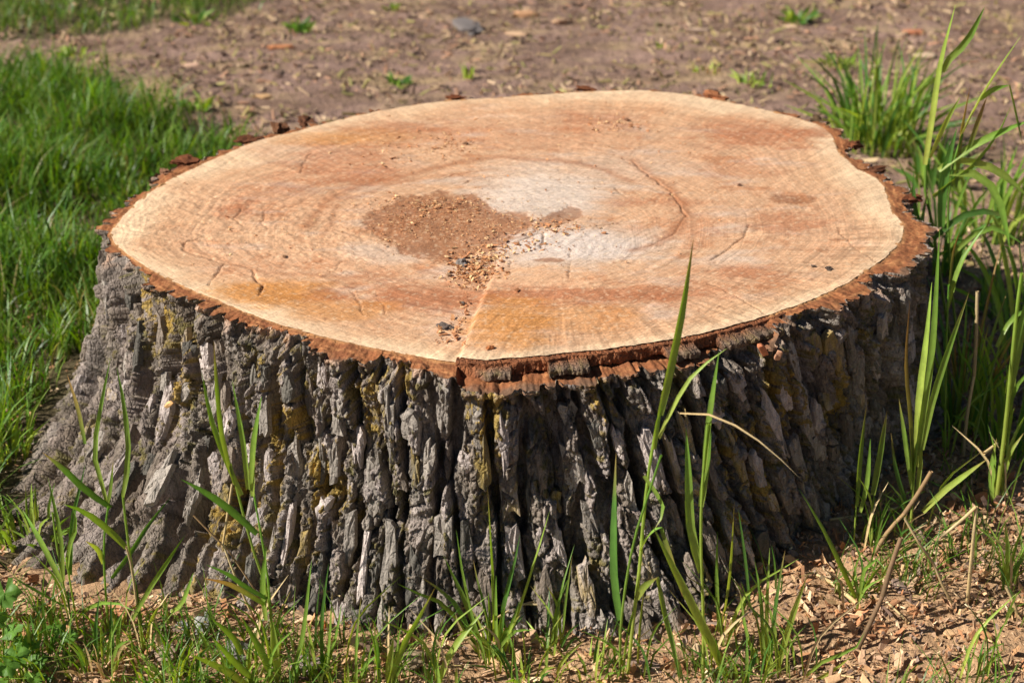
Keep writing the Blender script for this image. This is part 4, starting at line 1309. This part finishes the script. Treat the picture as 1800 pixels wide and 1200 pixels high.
# tussock behind the right rim and other clumps further off
def clump(base, label, n, spread, tipw, tiph, wpx, tones, name='grass_clump', group=None, bend=0.4, cat='grass clump'):
    bw = on_ground(np.array(float(base[0])), np.array(float(base[1])))
    root = thing(name, bw, label, cat, group)
    sc_ = mm(1.0, bw[1])
    for i in range(n):
        a = rng.uniform(0, 6.283)
        rr_ = spread * sc_ * math.sqrt(rng.random())
        p0 = np.array([rr_ * math.cos(a), rr_ * math.sin(a) * 0.8, -0.004])
        hh = tiph * sc_ * rng.uniform(0.35, 1.0) * 1.1
        a2 = a + rng.normal(0, 0.6)
        oo = tipw * sc_ * rng.uniform(0.1, 1.0)
        p2 = p0 + np.array([oo * math.cos(a2), oo * math.sin(a2), hh * rng.uniform(0.75, 1.0)])
        p1 = p0 * 0.5 + p2 * 0.5 + np.array([-oo * math.cos(a2) * bend * 0.4, -oo * math.sin(a2) * bend * 0.4, hh * 0.12])
        v_, f_, c_ = blade_mesh(np.array([p0, p1, p2]), wpx * sc_ * rng.uniform(0.7, 1.2), tones[rng.integers(len(tones))], rng.uniform(-1.2, 1.2), n=6)
        link('blade', mesh_np('blade', v_, f_, M_GRASS, c_), root)
    return root


clump((1540, 262), 'big dark green grass tussock on the soil behind the right rim', 130, 75, 130, 215, 6, 'gdgdy')
clump((1640, 330), 'low grass clump between the tussock and the right-edge grass', 34, 40, 80, 110, 9, 'gdd')
clump((1760, 560), 'shaded grass clump on the ground at the right edge', 36, 60, 110, 110, 8, 'ddg')
GT = 'thick grass right of the stump'
clump((1690, 760), 'tangled tall grass between the dry cream stalk and the stump', 34, 40, 90, 330, 7, 'gydgt', group=GT)
clump((1775, 800), 'tall grass clump at the right edge behind the stout plant', 34, 50, 120, 330, 8, 'gydg', group=GT)
clump((1640, 480), 'grass clump hugging the bark just behind the right rim', 30, 40, 90, 230, 8, 'gdg', group=GT)
clump((1740, 420), 'grass clump behind the tallest plant at the right edge', 36, 60, 120, 210, 8, 'gydg', group=GT)
clump((1560, 950), 'thin short grass at the shaded right foot of the stump', 14, 40, 50, 120, 5, 'gyds', group=GT)
GF = 'low grass tufts along the front'
clump((60, 1160), 'low grass tuft just right of the corner weeds', 22, 50, 70, 130, 7, 'gyd', group=GF)
clump((185, 1175), 'low grass tuft below the two drooping blades', 22, 50, 70, 130, 7, 'gyds', group=GF)
clump((300, 1200), 'low grass tuft below the brownish stone', 22, 50, 70, 110, 7, 'gyd', group=GF)
clump((430, 1205), 'low grass tuft below the rounded grey stone', 16, 40, 60, 110, 7, 'gy', group=GF)
clump((610, 1205), 'low grass tuft left of the flat tan stone at the bottom edge', 12, 40, 50, 90, 6, 'gyd', group=GF)
clump((925, 1195), 'low grass tuft at the bottom edge below the centre tuft', 26, 60, 70, 110, 7, 'gyd', group=GF)
clump((1035, 1190), 'low grass tuft at the bottom edge left of the reed-like plant', 16, 40, 50, 100, 6, 'gyd', group=GF)
clump((1310, 1205), 'low grass tuft at the bottom edge below the short upright tuft', 18, 40, 60, 120, 6, 'gyd', group=GF)
clump((60, 960), 'sunlit grass tuft against the far end of the left root', 30, 60, 70, 120, 7, 'gyg', group=GF)
clump((20, 800), 'sunlit grass tuft at the left edge beside the stump', 30, 60, 70, 120, 7, 'gyg', group=GF)
GB = 'small weed clumps on the bare soil'
clump((345, 192), 'small green weed clump just beyond the lawn corner', 26, 22, 34, 34, 7, 'gyd', group=GB)
clump((526, 58), 'dark green weed clump alone on the far soil at upper left', 26, 18, 34, 30, 7, 'gd', group=GB)
clump((702, 152), 'little green weed clump right behind the left part of the back rim', 22, 16, 26, 26, 6, 'gd', group=GB)
clump((822, 140), 'thin pale weed clump behind the middle of the back rim', 14, 8, 12, 34, 5, 'y', group=GB)
clump((1160, 84), 'tiny bright green weed clump on the far soil past the stump', 10, 6, 10, 18, 6, 'yg', group=GB)
clump((1400, 40), 'weed clump at the top edge, far right of centre', 26, 24, 40, 34, 7, 'gdy', group=GB)
clump((690, 18), 'pale weed clump at the top edge left of centre', 14, 14, 22, 18, 6, 'yg', group=GB)
clump((1330, 150), 'loose yellowish weed clump close behind the right rim', 22, 34, 34, 30, 5, 'yyg', group=GB)
clump((1240, 128), 'faint pale weed clump between the back rim and the far soil', 14, 24, 24, 22, 5, 'ys', group=GB)
clump((1480, 120), 'straggly weed clump just above the big tussock', 22, 28, 34, 40, 5, 'yg', group=GB)
clump((130, 100), 'low weed clump at the end of the far grass strip', 22, 26, 30, 22, 6, 'gy', group=GB)
clump((350, 40), 'weed clump at the right end of the far grass strip', 26, 30, 34, 26, 6, 'gyd', group=GB)


# ------------------------------------------------------------------ dry stalks and straws
def stalk(pts, wpx, tone, label, depth=0.0, name='dry_stalk', flat=False, group='dry stalks around the stump', lift=0.004, cat='stalk'):
    """a dead stalk; points are ground pixels, or (px, py, height) for raised joints"""
    W3 = []
    p0 = on_ground(np.array(float(pts[0][0])), np.array(float(pts[0][1])))
    for p in pts:
        if len(p) == 3 and p[2] == 'y':
            W3.append(at_y(p[0], p[1], p0[1] + depth))
        else:
            g_ = on_ground(np.array(float(p[0])), np.array(float(p[1])))
            W3.append(g_ + [0, 0, lift])
    W3 = np.array(W3)
    w = mm(wpx, p0[1])
    v_, f_, c_ = [], [], []
    o_ = 0
    for a, b in zip(W3[:-1], W3[1:]):
        v, f, c2_ = tube_mesh(np.array([a, (a + b) / 2 + rng.normal(0, 0.0012, 3), b]), w * 0.5, w * 0.42, tone, n=5)
        v_.append(v - p0)
        f_.append(f + o_)
        c_.append(c2_)
        o_ += len(v)
    return tag(link(name, mesh_np(name, np.concatenate(v_), np.concatenate(f_), M_STRAW, np.concatenate(c_)), None, p0), label, cat, group)


stalk([(1692, 810), (1712, 660, 'y'), (1718, 512, 'y')], 7, 's', 'upright cream dry stalk with a cut top, right of the stump')
stalk([(1535, 980), (1590, 902, 'y'), (1637, 828, 'y')], 9, 'b', 'thick grey-brown dry stalk leaning right before the shaded bark foot')
stalk([(1508, 1142), (1552, 1046, 'y'), (1584, 944, 'y')], 10, 'k', 'dark brown dry stalk leaning over the sawdust bank')
stalk([(1700, 1062), (1716, 890, 'y'), (1655, 942, 'y')], 7, 's', 'bent tan straw folded like an upturned V on the sawdust bank')
stalk([(1716, 892), (1738, 880)], 6, 's', 'short tan straw end beside the folded straw', lift=0.085)
stalk([(1674, 1068), (1642, 992, 'y'), (1590, 910, 'y')], 6, 's', 'long pale straw slanting left over the sawdust bank')
stalk([(1458, 922), (1530, 905), (1602, 894)], 5, 's', 'thin straw lying flat along the shaded foot of the stump')
stalk([(1745, 1056), (1716, 1086)], 10, 's', 'frayed pale straw piece lying on the sawdust, nearest the right sprig')
stalk([(1790, 1085), (1768, 1030, 'y')], 7, 's', 'short tan straw propped under the right sprig')
stalk([(1598, 1105), (1560, 1062)], 5, 's', 'slim pale straw lying right of the dark leaning stalk')
stalk([(1505, 1062), (1460, 1030), (1428, 1008)], 9, 's', 'pale split straw lying at the edge of the stump shadow')
stalk([(445, 1085), (392, 955, 'y'), (408, 850, 'y')], 5, 's', 'broken straw standing against the bark inside the tall left grass', 0.0)
stalk([(470, 1075), (400, 965, 'y'), (340, 905, 'y')], 4, 'b', 'hooked thin straw beside the tall left grass')
stalk([(480, 1026), (600, 1076)], 4, 's', 'long thin straw reaching right from the tall left grass', lift=0.02)
stalk([(806, 1106), (870, 1106), (945, 1104)], 5, 's', 'pale straw lying level behind the centre tuft', lift=0.03)
stalk([(812, 1168), (870, 1130), (938, 1098)], 5, 's', 'pale straw slanting up through the centre tuft', lift=0.03)
stalk([(1690, 930), (1640, 960), (1620, 985)], 4, 's', 'thin pale straw between the folded straw and the shaded foot')
stalk([(1660, 1120), (1700, 1070)], 6, 'b', 'brown straw lying under the folded straw')
stalk([(1800, 700), (1730, 760), (1640, 800)], 4, 'b', 'thin brown straw in the shade right of the stump', lift=0.02)
stalk([(0, 1180), (12, 1150, 'y'), (20, 1120, 'y')], 6, 'b', 'brown stem end standing in the bottom left corner')
stalk([(1500, 1200), (1440, 1180), (1390, 1200)], 4, 's', 'thin straw at the bottom edge before the sawdust bank')


# ------------------------------------------------------------------ chips, stones and bark crumbs, one by one
def lump(size, cols, mat, subdiv=2, rough=0.28, flat=1.0, seed=0, angular=0.0):
    """an irregular pebble, crumb or chip"""
    import bmesh
    bm = bmesh.new()
    bmesh.ops.create_icosphere(bm, subdivisions=subdiv, radius=1.0)
    V_ = np.array([v.co[:] for v in bm.verts])
    F_ = np.array([[v.index for v in f.verts] for f in bm.faces])
    bm.free()
    if angular:
        V_ = np.sign(V_) * np.abs(V_) ** angular
    n1 = noise(V_[:, 0] * 1.3 + seed, V_[:, 1] * 1.3 + V_[:, 2], 400 + seed) + 0.6 * noise(V_[:, 2] * 2.7 + seed, V_[:, 0] * 2.7 - V_[:, 1], 401 + seed) + 0.35 * noise(V_[:, 2] * 6 + seed, V_[:, 0] * 6 - V_[:, 1] * 5, 403 + seed)
    V_ = V_ * (1 + rough * n1)[:, None] * np.array(size) * 0.5
    c_ = np.broadcast_to(cols, V_.shape) * (1 + 0.25 * noise(V_[:, 0] * 300, V_[:, 1] * 300 + V_[:, 2] * 200, 402))[:, None]
    return mesh_np('lump', V_, F_, mat, np.clip(c_, 0.01, 0.9), False)


def piece(px, py, lx, ly, hgt, col, label, name, cat, yaw=0.0, where='ground', tilt=0.0, angular=0.0, mat=None, group=None, seed=None):
    if where == 'face':
        p = face_height(px, py)
        p[2] += 0.0035 * float(fbm(np.array([p[0] * 4]), np.array([p[1] * 4]), 250, 3)[0])
    else:
        p = on_ground(np.array(float(px)), np.array(float(py)))
    seed = int(px * 3 + py) % 997 if seed is None else seed
    if where == 'face':
        lx, ly, hgt, col = lx * 0.75, ly * 0.75, hgt * 0.75, col * 1.25
    me = lump((mm(lx, p[1]), mm(ly, p[1]), mm(hgt, p[1])), col, mat or M_CHIP, 3 if name != 'wood_chip' else 2, 0.5 if name == 'bark_crumb' else 0.3, 1.0, seed, angular)
    o = link(name, me, None, p + [0, 0, mm(hgt, p[1]) * 0.33])
    o.rotation_euler = (tilt, tilt * 0.5, yaw)
    return tag(o, label, cat, group)


GC = 'crumbs lying on the sawn face'
piece(812, 461, 26, 30, 16, lin(112, 104, 98), 'grey bark crumb beside the shavings in the middle of the sawn face', 'bark_crumb', 'bark crumb', 0.4, 'face', group=GC)
piece(788, 480, 13, 16, 10, lin(150, 122, 96), 'brown crumb just left of the shavings on the sawn face', 'bark_crumb', 'bark crumb', 0.2, 'face', group=GC)
piece(813, 527, 12, 14, 9, lin(96, 84, 74), 'small dark crumb at the seam below the shavings', 'bark_crumb', 'bark crumb', 0.2, 'face', group=GC)
piece(782, 565, 32, 36, 9, lin(92, 80, 72), 'dark flaky bark crumb left of the seam near the front rim', 'bark_crumb', 'bark crumb', 0.9, 'face', group=GC)
piece(804, 572, 12, 18, 7, lin(150, 112, 84), 'brown crumb touching the dark flaky one at the seam', 'bark_crumb', 'bark crumb', 0.1, 'face', group=GC)
piece(1456, 473, 16, 16, 8, lin(74, 62, 54), 'larger of two dark crumbs near the right rim of the sawn face', 'bark_crumb', 'bark crumb', 0.3, 'face', group=GC)
piece(1430, 469, 11, 12, 6, lin(84, 70, 60), 'smaller of two dark crumbs near the right rim of the sawn face', 'bark_crumb', 'bark crumb', 0.3, 'face', group=GC)
piece(1300, 328, 9, 10, 6, lin(96, 70, 54), 'tiny dark crumb on the right half of the sawn face', 'bark_crumb', 'bark crumb', 0.3, 'face', group=GC)
piece(862, 612, 22, 14, 10, lin(172, 110, 68), 'reddish splinter crumb lying at the front rim right of the seam', 'bark_crumb', 'bark crumb', 0.5, 'face', group=GC)
piece(1102, 212, 10, 12, 7, lin(110, 80, 60), 'dark crumb in the shavings near the back rim', 'bark_crumb', 'bark crumb', 0.3, 'face', group=GC)
piece(818, 254, 11, 14, 8, lin(110, 84, 64), 'dark crumb in the shavings on the left back of the sawn face', 'bark_crumb', 'bark crumb', 0.3, 'face', group=GC)
piece(500, 446, 9, 12, 6, lin(120, 90, 66), 'small brown crumb by the torn wood at the left of the sawn face', 'bark_crumb', 'bark crumb', 0.3, 'face', group=GC)

GW = 'large wood pieces among the chips'
piece(356, 1098, 30, 46, 14, lin(186, 182, 178), 'whitish angular wood chip at the stump foot inside the left grass', 'wood_chip', 'wood chip', 0.3, tilt=0.5, angular=0.6, group=GW)
piece(322, 1102, 24, 26, 10, lin(176, 174, 176), 'small grey chip left of the whitish one', 'wood_chip', 'wood chip', 0.8, tilt=0.3, angular=0.6, group=GW)
piece(418, 1156, 52, 60, 34, lin(136, 128, 124), 'rounded grey stone between the left grass plants', 'stone', 'stone', 0.2, group='stones in the chips')
piece(294, 1160, 46, 50, 26, lin(158, 134, 116), 'brownish stone half buried left of the grey one', 'stone', 'stone', 0.5, group='stones in the chips')
piece(540, 1170, 60, 60, 24, lin(150, 132, 126), 'flat mauve-grey stone before the front bark', 'stone', 'stone', 0.9, group='stones in the chips')
piece(722, 1168, 60, 50, 22, lin(160, 138, 112), 'flat tan stone at the bottom behind the pair of broad blades', 'stone', 'stone', 0.9, group='stones in the chips')
piece(570, 1110, 10, 14, 20, lin(206, 120, 70), 'small orange splinter at the bark foot left of centre', 'wood_chip', 'wood chip', 0.2, angular=0.6, group=GW)
for (a, b, l, w_, yaw, lab) in ((1514, 1084, 24, 16, -0.9, 'pale rectangular chip at the foot of the striped blade'), (1548, 1106, 34, 18, 0.9, 'tan chip lying beside the dark leaning stalk'), (1604, 1076, 36, 12, 1.1, 'slim tan chip right of the dark leaning stalk'),
                                (1582, 1036, 28, 24, 0.3, 'mauve bark chip in the middle of the sawdust bank'), (1668, 1115, 22, 12, 0.8, 'small pale chip below the folded straw'), (1480, 1080, 26, 16, 0.5, 'tan chip left of the striped blade foot'), (1420, 1150, 30, 18, 0.2, 'pinkish chip on the lower sawdust right of the short tuft'),
                                (1330, 1160, 26, 14, 0.4, 'tan chip inside the short tuft'), (625, 1135, 34, 22, 0.3, 'pale flat chip at the bark foot before the slender grass'), (612, 1165, 32, 12, 0.7, 'slim yellow chip left of the flat tan stone'), (210, 1075, 30, 20, 0.4, 'tan chip at the foot of the left root'),
                                (690, 1130, 26, 14, -0.5, 'slim pale chip at the bark foot behind the broad blades'), (1130, 1170, 70, 18, -0.15, 'long grey-brown bark strip lying at the bottom centre right'), (1640, 1180, 30, 16, 0.2, 'tan chip on the sawdust at the lower right'), (1730, 1120, 26, 18, 0.9, 'orange chip on the sawdust left of the curling sprig')):
    col = lin(150, 126, 112) if ('mauve' in lab or 'grey' in lab) else lin(222, 180, 134) if 'pale' in lab or 'yellow' in lab else lin(206, 150, 106)
    piece(a, b, l, w_ * 1.6, 8, col, lab, 'wood_chip', 'wood chip', yaw, tilt=0.15, angular=0.55, group=GW)
GD = 'wood pieces on the far soil'
piece(822, 52, 40, 90, 14, lin(120, 112, 108), 'weathered grey wood stub lying on the far soil', 'wood_chip', 'wood piece', 0.35, angular=0.6, group=GD)
piece(908, 62, 42, 20, 8, lin(204, 168, 134), 'pale splinter lying right of the grey stub on the far soil', 'wood_chip', 'wood piece', -0.1, angular=0.6, group=GD)
piece(925, 30, 46, 24, 9, lin(196, 150, 112), 'tan splinter near the top edge above the pale one', 'wood_chip', 'wood piece', 0.1, angular=0.6, group=GD)
piece(1624, 102, 44, 24, 9, lin(204, 176, 146), 'pale flat chip on the soil behind the tallest grass', 'wood_chip', 'wood piece', -0.12, angular=0.6, group=GD)
piece(1606, 60, 40, 24, 9, lin(186, 122, 88), 'reddish bark chip near the top right of the soil', 'wood_chip', 'wood piece', 0.0, angular=0.6, group=GD)
piece(495, 86, 50, 14, 8, lin(190, 128, 88), 'orange splinter on the far soil under the dark weed', 'wood_chip', 'wood piece', 0.1, angular=0.6, group=GD)
piece(340, 118, 34, 24, 9, lin(196, 160, 136), 'pinkish chip on the soil above the lawn corner', 'wood_chip', 'wood piece', 0.2, angular=0.6, group=GD)
piece(460, 172, 38, 22, 8, lin(200, 160, 116), 'tan chip on the soil behind the left back rim', 'wood_chip', 'wood piece', 0.0, angular=0.6, group=GD)
piece(1228, 58, 44, 14, 7, lin(176, 150, 130), 'grey-pink splinter at the upper right of centre', 'wood_chip', 'wood piece', 0.0, angular=0.6, group=GD)
piece(985, 42, 26, 20, 10, lin(186, 150, 120), 'small tan chip right of the splinters at the top', 'wood_chip', 'wood piece', 0.3, angular=0.6, group=GD)

# bits of bark left standing on the rim: parts of the stump
for (a, b, l, w_, hh, yaw, col) in ((492, 226, 30, 40, 24, 0.6, lin(140, 96, 68)), (540, 214, 34, 40, 14, 0.3, lin(128, 84, 60)), (440, 246, 60, 40, 12, 0.5, lin(134, 84, 56)), (330, 286, 60, 60, 16, 0.7, lin(150, 92, 60)), (290, 304, 20, 30, 16, 0.6, lin(176, 130, 100)),
                                    (1255, 172, 52, 36, 18, -0.25, lin(206, 134, 90)), (1440, 214, 34, 30, 14, -0.6, lin(116, 92, 66)), (1500, 256, 24, 40, 18, -0.8, lin(150, 92, 60)), (1540, 300, 26, 50, 16, -0.9, lin(130, 84, 58)), (1602, 350, 24, 50, 18, -1.2, lin(140, 84, 56)),
                                    (800, 172, 40, 24, 9, 0.1, lin(150, 88, 56)), (1030, 157, 40, 20, 9, 0.0, lin(150, 92, 60))):
    p = at(a, b, H - 0.004)
    me = lump((mm(l, p[1]) * 0.8, mm(w_, p[1]) * 0.7, mm(hh, p[1]) * 0.75), col * 0.6, M_RIM, 3, 0.6, 1.0, int(a) % 97, 0.7)
    o = link('bark_fragment', me, stump, Vector(p - OFF))
    o.rotation_euler = (0.1, 0.1, yaw)
for (a, b, l, w_, ang, col) in ((1340, 612, 34, 12, 0.5, lin(206, 130, 92)), (1367, 622, 22, 12, -0.2, lin(214, 160, 126)), (298, 708, 22, 9, -0.8, lin(226, 178, 120))):
    # pale splinters wedged in the bark
    best = min(((abs(math.hypot(*(at(a, b, zz)[:2] - OFF[:2])) - float(body_r(math.atan2(at(a, b, zz)[0] - CX, -(at(a, b, zz)[1] - CY)), zz))), zz) for zz in np.linspace(0.02, H, 80)))
    p = at(a, b, best[1])
    me = lump((mm(w_, p[1]), mm(8, p[1]), mm(l, p[1])), col, M_CHIP, 2, 0.25, 1.0, int(a), 0.6)
    o = link('splinter', me, stump, Vector(p - OFF) + Vector((0, -0.004, 0)))
    o.rotation_euler = (0.3, -ang, 0)


# ------------------------------------------------------------------ broad-leaved weed in the corner
def lobed_leaf(size, seed):
    n = 22
    an = np.linspace(0.25, 2 * np.pi - 0.25, n) - np.pi / 2 + np.pi
    ra = 0.5 * (1 + 0.16 * np.cos(an * 5 + seed) + 0.10 * np.cos(an * 11 + seed))
    rim = np.stack([ra * np.cos(an + np.pi / 2 - np.pi / 2), ra * np.sin(an), 0.08 * np.sin(an * 4 + seed)], -1)
    mid = rim * 0.5
    mid[:, 2] = 0.05 * np.cos(an * 3) + 0.04
    V_ = np.vstack([[(0, 0, 0)], mid, rim]) * size
    F_ = [(0, 1 + i, 2 + i) for i in range(n - 1)]
    for i in range(n - 1):
        F_ += [(1 + i, 1 + n + i, 2 + n + i), (1 + i, 2 + n + i, 2 + i)]
    c_ = np.broadcast_to(lin(104, 146, 56), V_.shape) * np.concatenate([[1.1], np.full(n, 1.05), np.full(n, 0.92)])[:, None]
    return V_, np.array(F_), c_


def weed(base, leaves, label):
    bw = on_ground(np.array(float(base[0])), np.array(float(base[1])))
    root = thing('broadleaf_weed', bw, label, 'weed', 'broad-leaved weeds in the corner')
    for i, (a, b, sz, yaw, tx, dy) in enumerate(leaves):
        p = at_y(a, b, bw[1] + dy)
        v_, f_, c_ = lobed_leaf(mm(sz * 0.72, bw[1]), i * 1.7)
        lf = link('leaf', mesh_np('leaf', v_, f_, M_LEAF, c_), root, Vector(p - bw))
        lf.rotation_euler = (tx, 0.25 * math.sin(i * 2.1), yaw)
        mid = (p - bw) * 0.55 + np.array([0, 0, 0.012])
        sv, sf, scx = tube_mesh(np.array([[0, 0, -0.004], mid, p - bw]), 0.0013, 0.0009, 'y', n=6)
        link('leaf_stalk', mesh_np('leaf_stalk', sv, sf, M_GRASS, scx), root)


weed((6, 1175), [(8, 1042, 76, 0.2, 0.9, 0.02), (-10, 1085, 70, 1.2, 0.6, 0.0), (22, 1108, 56, -0.6, 0.5, -0.01), (-24, 1030, 70, 0.8, 0.7, 0.03)], 'broad-leaved weed with rounded bright leaves at the left edge')
weed((40, 1205), [(30, 1150, 60, 0.5, 0.5, 0.0), (66, 1160, 50, -0.4, 0.5, 0.02), (12, 1170, 60, 1.0, 0.6, -0.02), (58, 1190, 54, 2.0, 0.3, -0.02), (80, 1192, 40, -1.0, 0.4, 0.0), (6, 1195, 60, -2.0, 0.3, -0.03), (40, 1128, 44, 0.1, 0.6, 0.03), (62, 1130, 36, -0.8, 0.7, 0.03)], 'lower broad-leaved weed with crinkled leaves in the bottom left corner')
weed((128, 1150), [(122, 1118, 40, 0.2, 0.6, 0.0), (100, 1104, 50, 1.2, 0.3, 0.01)], 'small two-leaved weed beside the bottom left corner weed')

# low grass coming up through the chips at the front
N = 22000
X = rng.uniform(-0.95, 1.15, N)
Y = rng.uniform(-0.95, -0.2, N)
tt, rd = polar(X, Y)
g = fbm(X * 7, Y * 7, 350, 3)
lf_ = sst(0.15, -0.45, X) * 0.30 + 0.14 * np.exp(-((X + 0.02) / 0.14) ** 2)
m = (g + lf_ + rng.normal(0, 0.06, N) > 0.20) & (rd > _rb(tt) + 0.015)
X, Y = X[m], Y[m]
k = len(X)
v, F, cc = blades_batch(np.stack([X, Y, ground_z(X, Y) - 0.003], -1), 0.018 + 0.085 * rng.random(k) ** 1.5, rng.uniform(0.0016, 0.0036, k), rng.uniform(0, 6.28, k),
                        rng.uniform(0.2, 1.1, k), palette([lin(116, 124, 62), lin(96, 112, 50)], k), palette(GREENS, k, 0.16))
tag(link('short_grass', mesh_np('short_grass', v, F, M_GRASS, cc)), 'short fine grass coming up through the chips before the stump', 'grass', None, 'stuff')
